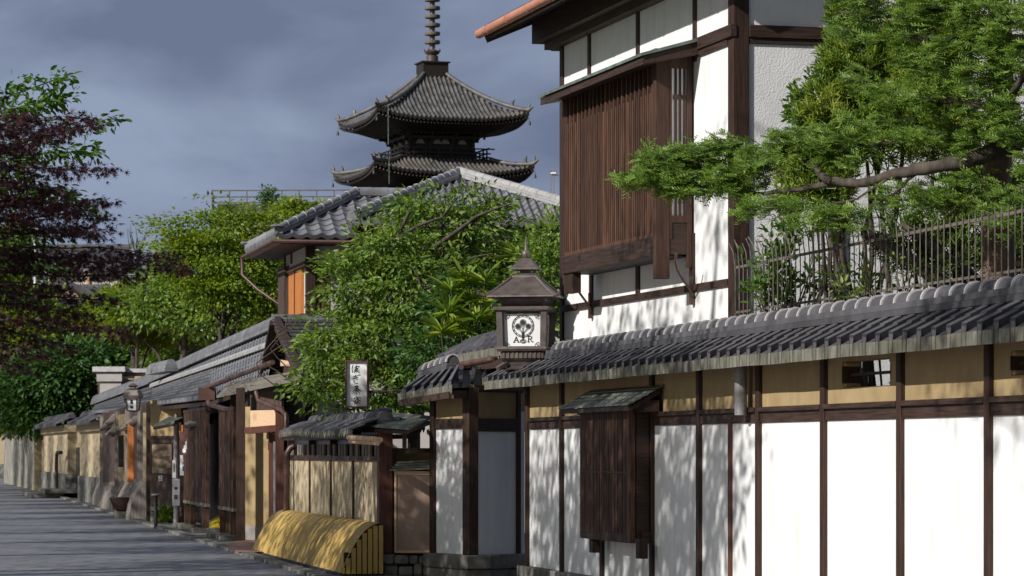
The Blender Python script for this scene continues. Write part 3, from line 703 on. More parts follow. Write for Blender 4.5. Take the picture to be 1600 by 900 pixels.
for k, (za, ya) in enumerate(((1.93, -.46), (1.89, -.5), (1.94, -.53))): lg.tube([(X(548, -.5), ya, za), (X(590, -.5), ya, za - .03)], .035, 8)
tag(lg.build('bamboo_roll', M['beige'], tw, smooth=40), 'short roll of bamboo poles under the coping end')
# bamboo guard
bg_ = thing('bamboo_guard', 'curved yellow split bamboo guard leaning at the foot of the tan wall', 'bamboo guard', FT.loc(0), FT.ang)
y_off = -.06; xg0, xg1 = X(441, -.1), X(594, -.07)
prof = []
for k in range(15):
    t = 1 - (1 - k / 14) ** 1.25
    prof.append((y_off - .56 * t, .04 + .70 * (1 - t ** 2.1)))
gm = MB(); n = int((xg1 - xg0) / .06); rs = random.Random(5)
for i in range(n):
    a = xg0 + (xg1 - xg0) * i / n; b = a + (xg1 - xg0) / n * .995; jj = rs.uniform(-.002, .002); base = len(gm.v)
    for yv, zv in prof: gm.v += [(a, yv + jj, zv), ((a + b) / 2, yv + jj - .006, zv + .005), (b, yv + jj, zv)]
    for k in range(len(prof) - 1):
        for q in range(2): o_ = base + k * 3 + q; gm.f.append((o_, o_ + 1, o_ + 4, o_ + 3))
gm.build('bamboo_skin', M['yellow'], bg_)
ed = MB()
for i in range(8):
    t = i / 7; yv = y_off - .54 * t; zt_ = .04 + .69 * max(0, 1 - (.965 * t) ** 2.1)
    ed.box(xg1 - .03, xg1 + .012, yv - .030, yv + .030, .03, max(.12, zt_ - .02))
ed.build('end_slats', M['yellow'], bg_)
MB().box(xg1 - .06, xg1 - .035, y_off - .52, y_off, .03, .66 * .5).build('shadow_board', M['wood'], bg_)
MB().box(xg0, xg1 + .02, y_off - .6, y_off - .55, 0.0, .045).build('foot_rail', M['iron'], bg_)
# downpipe at the far end of the tan wall
dp = thing('copper_downpipe', 'thick brown copper downpipe with a bend at the far end of the tan wall', 'pipe', (*P(449, 705, 54.6)[:2], 0))
u = 54.6 / F; z_ = lambda py: EYE - (py - HY) * u
pm = MB(); pm.tube([(.12, 0, z_(697)), (.05, 0, z_(700)), (0, 0, z_(708)), (-.01, 0, z_(730)), (-.03, 0, .1)], .055, 10)
for py in (726, 738): pm.tube([(-.01, 0, z_(py)), (-.012, 0, z_(py + 4))], .067, 10)
pm.build('pipe', M['pipe'], dp, smooth=50)

# ================================================================== recess beside the gatehouse: cabinet, canopy
cab = thing('meter_cabinet', 'brown panelled cabinet with slate lid on a stone base beside the white gatehouse', 'cabinet', (*P(644, 705, 45.1)[:2], 0), R(-10))
u = 45.1 / F; w0, w1 = (616 - 644) * u, (690 - 644) * u; z_ = lambda py: EYE - (py - HY) * u
MB().box(w0, w1, 0, .45, z_(864), z_(735)).build('cabinet_box', M['wood'], cab)
MB().box(w0 + .035, w1, -.012, -.001, z_(860), z_(741)).build('door_panel', M['brown_panel'], cab)
f_ = MB(); f_.box(w0, w0 + .034, -.03, 0, z_(864), z_(735)); f_.box(w0 + .034, w1, -.03, -.0, z_(742), z_(736)); f_.box(w0 + .034, w1, -.03, 0, z_(864), z_(860)); f_.build('door_frame', M['beige'], cab, bevel=.004)
f_ = MB()
for k in range(4):
    t = k / 4; f_.hexa([(w0 - .05 + .1 * t, -.1 + .15 * t, z_(736) + .035 * t * 4), (w1, -.1 + .15 * t, z_(736) + .035 * t * 4 + .03), (w1, .5, z_(736) + .035 * t * 4 + .03), (w0 - .05 + .1 * t, .5, z_(736) + .035 * t * 4)] + [(w0 - .05 + .1 * t, -.1 + .15 * t, z_(736) + .035 * t * 4 + .028), (w1, -.1 + .15 * t, z_(736) + .035 * t * 4 + .058), (w1, .5, z_(736) + .035 * t * 4 + .058), (w0 - .05 + .1 * t, .5, z_(736) + .035 * t * 4 + .028)])
f_.build('lid', M['canopy'], cab)
f_ = MB(); rs = random.Random(9)
x = (602 - 644) * u
while x < .6:
    w = rs.uniform(.13, .3); h = z_(866); f_.box(x, x + w - .012, -.12 - rs.uniform(0, .03), .3, 0, h * .52 + rs.uniform(-.03, .03)); f_.box(x - .06, x + w - .07, -.12 - rs.uniform(0, .03), .3, h * .54, h - rs.uniform(0.0, .02)); x += w
f_.build('stone_base', M['stone'], cab, bevel=.03)
rw = MB(); rw.box((600 - 644) * u, w1 + .3, .5, .65, 0, z_(700)); rw.build('tan_back_wall', M['tan'], cab)
can = thing('gate_canopy', 'flat weathered copper canopy on brackets between the tan wall and gatehouse', 'canopy', (*P(620, 705, 46)[:2], 0))
kc = lambda px, py, Y: P(px, py, Y) - Vector((can.location.x, can.location.y, 0))
c4 = [kc(571, 663, 45.5), kc(639, 668, 44.3), kc(676, 650, 45.2), kc(604, 643, 46.4)]
MB().hexa([v - Vector((0, 0, .035)) for v in c4] + c4).build('copper_roof', M['canopy'], can)
f_ = MB(); f_.bar(kc(575, 672, 45.5), kc(636, 676, 44.4), .05, .05); f_.bar(kc(636, 674, 44.4), kc(672, 660, 45.1), .05, .05); f_.bar(kc(632, 672, 44.6), kc(632, 700, 44.6), .06, .06); f_.bar(kc(636, 705, 44.6), kc(680, 704, 45), .07, .06); f_.bar(kc(655, 668, 44.9), kc(655, 705, 44.9), .03, .03)
f_.build('frame', M['wood_h'], can)
f_ = MB(); f_.tube([kc(581, 652, 46.2), kc(586, 644, 46.2), kc(596, 640, 46.2), kc(612, 641, 46.3)], .03, 8); f_.build('gutter', M['steel'], can, smooth=50)

# hanging sign
FS = Fr(556, 46.0, ang=R(-4))
sg = fthing('hanging_sign', 'white upright signboard with four brushed black characters hung before the green tree', 'sign', FS)
u = 46.0 / F; sz = lambda py: EYE - (py - HY) * u; sx_ = lambda px: (px - 556) * u
x0, x1, z0, z1 = sx_(540), sx_(576), sz(637), sz(563)
f_ = MB(); f_.box(x0 - .0, x0 + .018, -.07, .13, z0, z1); f_.box(x1 - .018, x1, -.07, .13, z0, z1); f_.box(x0 + .018, x1 - .018, -.07, .13, z1 - .018, z1); f_.box(x0 + .018, x1 - .018, -.07, .13, z0, z0 + .018)
f_.build('frame', M['red_wood'], sg)
MB().box(x0 + .0185, x1 - .0185, -.025, .08, z0 + .0185, z1 - .0185).build('signboard', M['paper'], sg)
f_ = MB(); f_.tube([(x1, .03, sz(612)), ((x1 + sx_(640)) / 2, -.1, sz(611.5)), (sx_(650), -.3, sz(611))], .018, 8); f_.build('pole', M['pipe'], sg, smooth=50); f_ = MB(); f_.tube([((x0 + x1) / 2, .03, z1), ((x0 + x1) / 2 , .03, z1 + .05)], .01, 6); f_.build('hook', M['pipe'], sg, smooth=50)
# brushed characters: strokes traced in the sign's own coordinates (10 units = 1 photo pixel)
def brush(mb, pts, w0=14, w1=9):
    pts = [Vector((q[0], q[1])) for q in pts]
    for i in range(len(pts) - 1):
        a, b = pts[i], pts[i + 1]; t0, t1 = i / (len(pts) - 1), (i + 1) / (len(pts) - 1)
        wa, wb = w0 + (w1 - w0) * t0, w0 + (w1 - w0) * t1
        d = (b - a).normalized(); nn = Vector((-d.y, d.x))
        q = [a - nn * wa / 2 - d * wa * .3, b - nn * wb / 2 + d * wb * .3, b + nn * wb / 2 + d * wb * .3, a + nn * wa / 2 - d * wa * .3]
        mb.add([(sx_(530 + v.x / 10), -.0265, sz(555 + v.y / 10)) for v in q], [(0, 1, 2, 3)])
chars = [
  [[(218, 160), (204, 205), (206, 268), (222, 258)], [(248, 190), (285, 178), (318, 172), (306, 198)], [(272, 158), (270, 200), (246, 252), (238, 276)], [(252, 218), (292, 208), (280, 236), (258, 262)], [(256, 222), (282, 250), (318, 274)]],
  [[(226, 338), (268, 326), (300, 316)], [(228, 366), (270, 350), (300, 342)], [(254, 312), (272, 352), (294, 386)], [(232, 396), (236, 424), (262, 444), (298, 440)], [(308, 310), (314, 324)], [(324, 302), (331, 318)]],
  [[(246, 494), (306, 488)], [(262, 482), (266, 508)], [(290, 478), (286, 506)], [(278, 508), (250, 538), (216, 568)], [(278, 508), (306, 534), (338, 560)], [(246, 550), (314, 545)], [(280, 532), (279, 606), (266, 598)], [(262, 566), (240, 592)], [(296, 562), (326, 600)]],
  [[(272, 645), (280, 662)], [(232, 690), (240, 672), (330, 664), (340, 678)], [(292, 676), (262, 708), (228, 728)], [(256, 700), (310, 692), (290, 716)], [(296, 704), (326, 712), (345, 720)], [(246, 734), (318, 728)], [(284, 722), (283, 768), (270, 762)], [(262, 742), (238, 766)], [(302, 740), (338, 768)]],
]
for strokes in chars:
    ck = MB()
    for s_ in strokes: brush(ck, s_, 15, 10)
    ck.build('brushed_character', M['ink'], sg)

# ================================================================== C. two storey house with hipped tile roofs behind the green tree
Yc = 68.0
C0 = P(480, 705, Yc)
ho = thing('tiled_house', 'two storey house with hipped grey tile roofs and orange shutter behind the green tree', 'house', (C0.x, C0.y, 0), FT.ang)
FC = Fr(480, Yc, tan=.2); X = FC.lx; Z = FC.lz
xs0 = X(443); zE = FC.lz(480, 366)      # wall top under the eave
# plan: local x<=0 street face, local y>0 face towards the camera at x=0
MB().box(xs0, -.003, .0, 9.0, 0, 6.55).build('front_wall', M['pinkish'], ho)
MB().box(-.2, 0.002, .0, 2.6, 0, 6.3).build('side_wall', M['pinkish'], ho)
for px in (446, 480):
    MB().box(X(px) - .1, X(px) + .1, -.03, .16, 0, 6.5).build('post', M['wood'], ho)
MB().box(X(455), X(457), -.02, .05, Z(456, 412), 6.5).build('post', M['wood'], ho)
MB().box(xs0 - .1, .03, -.06, .03, Z(480, 418), Z(480, 408)).build('beam', M['wood_h'], ho)
MB().box(-.02, .06, -.02, 3.0, Z(480, 418), Z(480, 408)).build('beam', M['wood_y'], ho)
MB().box(-.02, .03, .16, .45, 3.5, Z(480, 418)).build('post', M['red_wood'], ho)
xa, xb = X(455), X(475)
sh = MB().box(xa, xb, -.06, -.005, Z(465, 493), Z(465, 421)).build('shutter', M['orange_wood'], ho)
MB().box((xa + xb) / 2 - .04, (xa + xb) / 2 + .04, -.075, -.061, Z(465, 493), Z(465, 421)).build('shutter_rail', M['red_wood'], sh)
MB().box(xa - .6, xb + .3, -.07, 0, Z(465, 502), Z(465, 494)).build('sill_beam', M['wood_h'], ho)
MB().box(xs0 - .05, xa - .3, -.12, -.005, Z(448, 500), Z(448, 418)).build('shutter_box', M['plank'], ho)
# roofs: hip faces with tile columns
loc = lambda px, py, Y: FC.local(P(px, py, Y))
tm, em, rm, rim = MB(), MB(), MB(), MB()
def hipface(a, b, apex_l, apex_r, n, courses, kind='wave', lift=.03, drop=.07, hs=1.2):
    """eave a->b; roof face up to apex_l..apex_r (same height); columns clipped by the two hips"""
    a, b, pl, pr_ = map(Vector, (a, b, apex_l, apex_r)); L = (b - a).length; d = (b - a) / L
    ul, ur = (pl - a).dot(d), (pr_ - a).dot(d)
    foot = a + d * ul; up = pl - foot
    lim = lambda x: max(0, min(1, x / ul if ul > 1e-3 else 1, (L - x) / (L - ur) if L - ur > 1e-3 else 1))
    nn = up.cross(d).normalized(); nn = -nn if nn.z < 0 else nn
    tiles(tm, lambda x, v: a + d * x + up * v, L, n, courses, kind, lift, vlim=lim, hs=hs, N=nn, drop=drop, edge=em)
# lower front roof
a = loc(432, 360, 69.0); fl_ = loc(391, 383, 76.5); a.z = 6.27; fl_.z = a.z
zt = loc(560, 297, 72.0).z
rt = Vector((-2.4, 4.6, zt)); a.x = .75; a.y = -.75; fl_.x = xs0 - .9; fl_.y = -.75
br0 = Vector((.75, 3.2, a.z))
zt = a.z + 1.0; ap = Vector((a.x - 2.0, a.y + 2.0, zt)); ap2 = Vector((fl_.x + 2.0, ap.y, zt))
ap2 = Vector((min(ap2.x, ap.x), ap.y, zt))
hipface(fl_, a, ap2, ap, 18, 8)
hipface(a, br0, ap, Vector((ap.x, 12, zt)), 13, 8)
ridge(rm, rim, a + Vector((-.05, .05, .05)), ap + Vector((0, 0, .03)), .22, 2, .05, .08, .33)
ridge(rm, None, fl_ + Vector((.05, .05, .05)), ap2 + Vector((0, 0, .03)), .22, 2, .05, .08, .33)
ridge(rm, None, ap + Vector((0, 0, .03)), Vector((ap.x, ap.y + 1.7, zt + .03)), .22, 2, .05, .08, .33)
for q in (a, fl_): rm.lathe([(.12, -.03), (.15, 0), (.12, .03)], (q.x - .02, q.y + .02, q.z + .2), 12)
MB().hexa([fl_ + Vector((.1, .1, -.16)), a + Vector((-.1, .1, -.16)), br0 + Vector((-.1, 0, -.16)), Vector((fl_.x + .1, 3.2, a.z - .16)), fl_ + Vector((.06, .06, -.08)), a + Vector((-.06, .06, -.08)), br0 + Vector((-.06, 0, -.08)), Vector((fl_.x + .06, 3.2, a.z - .08))]).build('soffit', M['wood_h'], ho)
gt = MB(); o_ = Vector((0, 0, -.12))
gt.tube([fl_ + o_ + Vector((-.05, -.08, 0)), a + o_ + Vector((.08, -.08, 0)), br0 + o_ + Vector((.08, -.1, 0))], .042, 8)
q = fl_ + o_ + Vector((0, -.08, 0)); gt.tube([q, q + Vector((.03, .0, -.4)), q + Vector((.5, .3, -.75)), Vector((xs0 - .02, -.08, q.z - 1.1)), Vector((xs0 - .02, -.08, q.z - 2.6))], .036, 8)
gt.build('gutter', M['pipe'], ho, smooth=50)
# main hipped roof with its apex over the tree
apx = loc(718, 279, 71.5); cl = loc(550, 349, 66.3); crn = loc(960, 350, 66.7); cl.z = crn.z = (cl.z + crn.z) / 2
ya = (cl.x + crn.x) / 2
d_ = (crn - cl).normalized(); foot = cl + d_ * (apx - cl).dot(d_)
apx2 = apx + d_ * .01
hipface(cl, crn, apx, apx2, 32, 11, hs=1.5, lift=.035)
bk = apx + (apx - foot) * .6; 
cl2 = cl + (apx - foot).normalized() * 6; cl2.z = cl.z
hipface(cl2, cl, apx + (apx - foot).normalized() * Vector((1, 1, 0)).length * .0, apx, 20, 11, hs=1.5, lift=.035)
ridge(rm, rim, cl + Vector((0, 0, .06)), apx + Vector((0, 0, .05)), .24, 2, .055, .09, .34)
rm.build('ridge', M['tile_silver'], ho, smooth=35); rim.build('ridge_rim', M['tile_band'], ho, smooth=35)
rm2, rim2 = MB(), MB(); ridge(rm2, rim2, apx + Vector((0, 0, .05)), crn + Vector((0, 0, .06)), .24, 2, .06, .09, .36)
rm2.build('pale_ridge', M['tile_pale'], ho, smooth=35)
tm.build('roof_tiles', M['tile_silver'], ho, smooth=45); em.build('eave_tiles', M['tile_silver'], ho)
b0, b1 = loc(556, 356, 66.9), loc(960, 357, 67.3)
MB().bar(b0, b1, .1, .14).build('eave_board', M['red_wood'], ho)
bw = MB(); e0, e1 = loc(600, 380, 68.4), loc(960, 380, 68.8); e0.z = e1.z = 0; WH = 6.1
bw.hexa([e0, e1, e1 + Vector((-2, 6, 0)), e0 + Vector((-2, 6, 0)), e0 + Vector((0, 0, WH)), e1 + Vector((0, 0, WH)), e1 + Vector((-2, 6, WH)), e0 + Vector((-2, 6, WH))])
bw.build('main_wall', M['pinkish'], ho)
f_ = MB(); f_.bar(loc(600, 402, 68.3), loc(960, 402, 68.7), .12, .16); f_.build('beam', M['wood_h'], ho)

# ================================================================== D. low row house along the street
rh = thing('row_house', 'long low street house with grey tiled roof, gable wing and timber lattice screens', 'house', (*P(370, 705, 62)[:2], 0))
O_ = Vector((rh.location.x, rh.location.y, 0))
k = lambda px, py, Y: P(px, py, Y) - O_
kg = lambda px, py: G(px, py) - O_
tm, em = MB(), MB()
def quadroof(a, b, c, d, n, courses, kind='wave', lift=.03, drop=.07, hs=1.0, tmx=None, emx=None):
    L = (Vector(b) - Vector(a)).length; tiles(tmx or tm, bil(a, b, c, d, L), L, n, courses, kind, lift, hs=hs, drop=drop, edge=emx or em)
# far to near eave: three stretches; ridge above
E0, E1, E2 = k(236, 630, 80.5), k(326, 619, 67.5), k(420, 588, 61.5)
R0, R1, R2 = k(238, 600, 103), k(330, 560, 86), k(431, 517, 76)
M0, M1, M2 = (E0.lerp(R0, .62), E1.lerp(R1, .62), E2.lerp(R2, .62))
quadroof(E0, E1, M1, M0, 46, 7, hs=.6); quadroof(E1, E2, M2, M1, 22, 7, hs=.6)
quadroof(M0, M1, R1, R0, 46, 5, drop=0, hs=.6); quadroof(M1, M2, R2, R1, 22, 5, drop=0, hs=.6)
B0_, B2_ = R0 + Vector((3.0, .6, -1.2)), R2 + Vector((3, .6, -1.2))
tm.add([R0, R2, B2_, B0_], [(0, 1, 2, 3)])
rm, pale = MB(), MB()
ridge(rm, None, R0 + Vector((0, 0, .02)), R1 + Vector((0, 0, .02)), .34, 3, .07, .12, .5); ridge(rm, None, R1 + Vector((0, 0, .02)), R2 + Vector((0, 0, .02)), .34, 3, .07, .12, .5)
o2 = Vector((0, 0, .05)); T0, T1, T2 = E0.lerp(R0, .66), E1.lerp(R1, .63), E2.lerp(R2, .56)
ridge(pale, None, T0 + o2, T1 + o2, .16, 1, .05, .085, .62); ridge(pale, None, T1 + o2, T2 + o2, .16, 1, .05, .085, .62)
roof_o = tm.build('roof_tiles', M['tile_silver'], rh, smooth=45); em.build('eave_tiles', M['tile_silver'], rh)
rm.build('ridge', M['tile_silver'], rh, smooth=40); pale.build('pale_tile_row', M['tile_pale'], rh, smooth=40)
sf = MB(); dn = Vector((0, 0, -.14))
for a, b, c, d in ((E0, E1, R1, R0), (E1, E2, R2, R1)):
    q = [a + dn, b + dn, c + dn * 1.6, d + dn * 1.6]; sf.hexa([v + Vector((.05, .02, -.05)) for v in q] + [v + Vector((.05, .02, .03)) for v in q])
sf.build('soffit', M['wood_h'], rh)
# farther stretch of the roof
tm, em, rm = MB(), MB(), MB()
e0, e1, r1, r0 = k(143, 643, 106), k(232, 637, 82), k(262, 592, 100), k(149, 633, 128)
quadroof(e0, e1, r1, r0, 70, 5, tmx=tm, emx=em, hs=.6)
ridge(rm, None, r0, r1, .4, 3, .08, .14, .5)
rm.build('ridge', M['tile_silver'], rh, smooth=40); tm.build('roof_tiles', M['tile_silver'], rh, smooth=45); em.build('eave_tiles', M['tile_silver'], rh)
sf = MB(); q = [e0 + dn * .8, e1 + dn * .8, r1 + dn * 2, r0 + dn * 2]; sf.hexa([v + Vector((.1, .05, -.05)) for v in q] + [v + Vector((.1, .05, .03)) for v in q]); sf.build('soffit', M['wood_h'], rh)
rm = MB(); ridge(rm, None, k(238, 586, 92), k(268, 580, 90), .4, 2, .09, .15, .8); rm.build('ridge_end', M['tile_silver'], rh, smooth=40)
# gable wing
gA, gL, gR = k(433, 505, 61.5), k(414, 598, 64.0), k(471, 590, 58.6)
rr_ = Vector((3.2, .7, 0))
gab = MB(); gab.prism([gA + Vector((.25, .05, -.12)), gL + Vector((.25, .05, 0)), gR + Vector((.25, .05, 0))], Vector((.12, .03, 0))); gab.build('gable_wall', M['plank'], rh)
wn_ = MB()
for a, b in ((gA, gL), (gA, gR)):
    wn_.bar(a, b, .10, .28, (0.2, -1, .3)); 
wn_.build('bargeboard', M['wood_h'], rh)
bg3 = MB(); bg3.hexa([k(438, 572, 60.7), k(466, 572, 59.6), k(466, 572, 59.9), k(438, 572, 61), k(438, 562, 60.7), k(462, 566, 59.6), k(462, 566, 59.9), k(438, 562, 61)]); bg3.hexa([k(443, 535, 61.0), k(450, 537, 60.6), k(450, 537, 60.9), k(443, 535, 61.3), k(441, 524, 61.0), k(447, 530, 60.6), k(447, 530, 60.9), k(441, 524, 61.3)]); bg3.build('gable_board', M['beige'], rh)
tm, em = MB(), MB()
nc = 15
for i in range(nc):      # lapped sheet courses on the near slope and the far slope
    for fo in (gR, gL):
        t0, t1 = i / nc, (i + 1.1) / nc
        a = fo.lerp(gA, t0) + Vector((-.1, 0, .09)); b = fo.lerp(gA, min(1, t1)) + Vector((-.1, 0, .05))
        tm.hexa([a, a + rr_, b + rr_, b, a + Vector((0, 0, .03)), a + rr_ + Vector((0, 0, .03)), b + rr_ + Vector((0, 0, .02)), b + Vector((0, 0, .02))])
tm.build('gable_roof', M['tile'], rh)
MB().bar(gA + Vector((-.1, 0, .12)), gA + rr_ + Vector((0, 0, .12)), .16, .10).build('gable_ridge', M['tile_silver'], rh)
pl_ = [gR + Vector((.15, .1, -.05)), gR + rr_ + Vector((0, 0, -.05)), gA + rr_ + Vector((0, 0, -.15)), gA + Vector((.15, .1, -.15))]
# walls under the roofs
wl_ = MB()
def wallq(mb, a, b, z0, z1, th=.12):
    a, b = Vector((a[0], a[1], 0)), Vector((b[0], b[1], 0)); d = (b - a).normalized(); nn = Vector((-d.y, d.x, 0)) * th
    mb.hexa([a + Vector((0, 0, z0)), b + Vector((0, 0, z0)), b + nn + Vector((0, 0, z0)), a + nn + Vector((0, 0, z0)), a + Vector((0, 0, z1)), b + Vector((0, 0, z1)), b + nn + Vector((0, 0, z1)), a + nn + Vector((0, 0, z1))]); return mb
w_e = k(378, 800, 61.2); w_f = k(426, 800, 60.6)
wallq(MB(), w_e, w_f, .32, 2.6).build('entry_wall', M['tan'], rh); wallq(MB(), w_e + Vector((0, -.01, 0)), w_f + Vector((0, -.01, 0)), 0, .32).build('entry_plinth', M['concrete'], rh)
# wall behind the lattice screens and above
wb0, wb1 = k(288, 800, 77.6), k(374, 800, 62.3)
wallq(MB(), wb0 + Vector((.35, 0, 0)), wb1 + Vector((.35, 0, 0)), 0, 3.0).build('street_wall', M['plank'], rh)
ww0, ww1 = k(235, 800, 79.0), k(288, 800, 77.9)
zz = lambda py, Y: EYE - (py - HY) * Y / F
wallq(MB(), ww0, ww1, zz(792, 78.5), zz(682, 78.5)).build('plank_wall', M['plank'], rh)
wallq(MB(), ww0 + Vector((0, .01, 0)), ww1 + Vector((0, .01, 0)), 0, zz(792, 78.5)).build('wall_base', M['concrete'], rh)
wallq(MB(), ww0 + Vector((0, .02, 0)), ww1 + Vector((0, .02, 0)), zz(682, 78.5), zz(625, 78.5)).build('wall_band', M['tan'], rh)
wallq(MB(), ww0 + Vector((0, -.06, 0)), ww1 + Vector((0, -.06, 0)), zz(685, 78.5), zz(681, 78.5), .06).build('rail', M['wood_h'], rh)
for px, py, Y, w, m_ in ((376, 850, 60.6, .16, 'wood'), (365, 845, 63, .12, 'wood'), (234, 815, 79.4, .16, 'wood'), (288, 810, 77.5, .14, 'wood')):
    v = k(px, 0, Y); MB().box(v.x - w / 2, v.x + w / 2, v.y - w / 2, v.y + w / 2, 0, 2.95).build('post', M[m_], rh)
v = k(229, 0, 80.0); MB().box(v.x - .09, v.x + .09, v.y, v.y + .1, zz(752, 80), zz(645, 80)).build('pale_strip', M['tan_pale'], rh)
# red timber doorway
for px, Y, y0, y1, w in ((425, 60.2, 865, 648, .12), (437, 58.8, 868, 636, .15)):
    v = k(px, 0, Y); MB().box(v.x - w / 2, v.x + w / 2, v.y - .06, v.y + .06, 0, zz(y1, Y)).build('door_post', M['red_wood'], rh)
v = k(431, 0, 59.9); MB().box(v.x - .05, v.x + .05, v.y + .0, v.y + .05, .3, zz(690, 59.9)).build('door_glass', M['steel'], rh)
MB().bar(k(386, 673, 60.4), k(436, 669, 59.3), .12, .12).build('door_lintel', M['red_wood'], rh)
wallq(MB(), k(391, 0, 60.5), k(434, 0, 59.6), zz(668, 60), zz(641, 60), .05).build('transom_panel', M['beige'], rh)
wallq(MB(), k(391, 0, 60.9), k(440, 0, 59.9), zz(641, 60), zz(600, 60), .05).build('transom_wall', M['plank'], rh)
# thin pent roof before the gable
pt = [k(338, 622, 63.0), k(470, 594, 57.2), k(474, 580, 58.6), k(360, 600, 64.6)]
tm = MB(); nn_ = 6
for i in range(nn_):
    a, b = pt[0].lerp(pt[3], i / nn_), pt[1].lerp(pt[2], i / nn_); c, d = pt[1].lerp(pt[2], (i + 1.05) / nn_), pt[0].lerp(pt[3], (i + 1.05) / nn_)
    tm.hexa([a, b, c, d, a + Vector((0, 0, .05)), b + Vector((0, 0, .05)), c + Vector((0, 0, .03)), d + Vector((0, 0, .03))])
tm.build('pent_roof', M['grey_wood_h'], rh)
# gutter pipes
gt = MB(); gt.tube([k(322, 606, 66.3), k(327, 604, 66.2), k(426, 566, 60.6)], .05, 8); gt.box(*sum([[c - .17, c + .17] for c in k(324, 0, 66.3)[:2]], []), zz(625, 66.3), zz(606, 66.3))
gt.tube([k(324, 624, 66.3), k(328, 632, 66), k(350, 639, 64.5), k(360, 641, 64)], .055, 8)
gt.tube([k(400, 612, 59.5), k(404, 626, 59.4), k(420, 633, 59), k(440, 641, 58.3), k(447, 648, 58), k(448, 668, 58), k(443, 676, 58), k(450, 686, 57.6)], .045, 8)
gt.build('gutter', M['pipe'], rh, smooth=50)
wr = MB(); rs = random.Random(2)
for j in range(5):
    pts = [k(425 + 10 * j + rs.uniform(-8, 8) + 26 * math.sin(i * .9 + j), 500 + i * 14 + rs.uniform(-4, 4), 58.2) for i in range(8)]; wr.tube(pts, .012, 5)
tag(wr.build('vine', M['plank'], rh), 'bare creeper stems hanging in front of the gable')
# lattice screens
FLs = Fr(366, 62.6, tan=.187)
for (p0, p1), (yb, yt) in (((289, 324), (790, 641)), ((344, 367), (797, 641))):
    fr_ = FLs; xa, xb = fr_.lx(p0), fr_.lx(p1)
    scn = fthing('lattice_screen', ('wide' if p0 < 300 else 'narrow') + ' dark timber lattice screen standing on legs ' + ('under the red plaque' if p0 < 300 else 'beside the entrance post'), 'lattice screen', fr_, 'lattice screens before the row house')
    zb, zt = fr_.lz(p1, yb - 3), fr_.lz(p1, yt)
    MB().box(xa, xb, .03, .05, zb, zt).build('backing', M['plank'], scn)
    s_ = MB(); n = int((xb - xa) / .16)
    for i in range(n): a = xa + (xb - xa) * (i + .5) / n; s_.box(a - .045, a + .045, -.03, .029, zb, zt)
    s_.build('slats', M['lattice'], scn)
    MB().box(xa - .03, xb + .03, -.04, .06, zb - .07, zb).build('rail', M['grey_wood_h'], scn); MB().box(xa - .03, xb + .03, -.04, .06, zt, zt + .07).build('rail', M['wood_h'], scn)
    for t in ((.08, .36, .92) if p0 < 300 else (.15, .85)):
        x_ = xa + (xb - xa) * t; MB().box(x_ - .07, x_ + .07, -.05, .07, .1, zb - .071).build('leg', M['lattice'], scn)
        MB().box(x_ - .35, x_ + .35, -.3, .3, 0.0, .10).build('foot_stone', M['stone'], scn, bevel=.02)
xa, xb = FLs.lx(324), FLs.lx(344); zb, zt = FLs.lz(344, 790), FLs.lz(344, 641)
wallq(MB(), FLs.world((xa, .5, 0)) - O_, FLs.world((xb, .5, 0)) - O_, zb, zt, .05).build('recess_panel', M['wood'], rh)
# sign plaque with white beads
pq = thing('wooden_plaque', 'red brown wooden plaque with a slanting string of five white discs', 'plaque', (*P(293, 705, 73.2)[:2], 0), FLs.ang + R(55))
u = 73.2 / F; z_ = lambda py: EYE - (py - HY) * u
MB().box(-.19, .19, -.03, .02, z_(711), z_(675)).build('board', M['red_wood'], pq)
for sx1 in (-.13, .15): MB().tube([(sx1, 0, z_(675)), (sx1, 0, z_(664))], .025, 6).build('hanger', M['orange_wood'], pq)
for i in range(5):
    t = i / 4; xx, zq = -.07 + .15 * t, z_(704) + (z_(681) - z_(704)) * t
    MB().add([(xx + .05 * math.cos(a), -.033, zq + .055 * math.sin(a)) for a in [2 * math.pi * j / 14 for j in range(14)]], [tuple(range(14))]).build('white_disc', M['paper'], pq)
# small pent canopies over doors (each hung on the facade)
def canopy(p, nm, lab, m_='canopy', th=.05):
    o = thing(nm, lab, 'canopy', (*p[0][:2], 0), 0, 'small door canopies of the row house')
    q = [v - Vector((o.location.x, o.location.y, 0)) for v in p]
    MB().hexa([v - Vector((0, 0, th)) for v in q] + q).build('canopy_roof', M[m_], o)
    f_ = MB(); f_.bar(q[0] - Vector((0, 0, th + .03)), q[1] - Vector((0, 0, th + .03)), .06, .06); f_.bar(q[0].lerp(q[3], .5) - Vector((0, 0, th + .03)), q[1].lerp(q[2], .5) - Vector((0, 0, th + .03)), .06, .05); f_.build('canopy_frame', M['wood_h'], o)
canopy([P(241, 664, 76.3), P(272, 658, 75.2), P(296, 648, 76.5), P(262, 652, 78.2)], 'door_canopy', 'small sheet canopy above the plank wall with the brown picture')
canopy([P(289, 661, 72.2), P(333, 654, 68.5), P(345, 645, 70), P(312, 648, 73.5)], 'door_canopy', 'small green edged canopy above the red plaque and lattice screen')
canopy([P(188, 668, 88.5), P(207, 664, 86.5), P(225, 648, 83.5), P(209, 650, 86)], 'door_canopy', 'pale board canopy over the orange timber doorway', 'grey_wood_h')
canopy([P(164, 678, 94), P(184, 676, 92.5), P(194, 666, 90), P(176, 667, 92)], 'door_canopy', 'lower dark board canopy left of the orange timber doorway', 'grey_wood_h')
canopy([P(157, 668, 98), P(178, 660, 95), P(198, 644, 91), P(176, 647, 94)], 'door_canopy', 'higher dark board canopy at the far end of the row house', 'grey_wood_h')
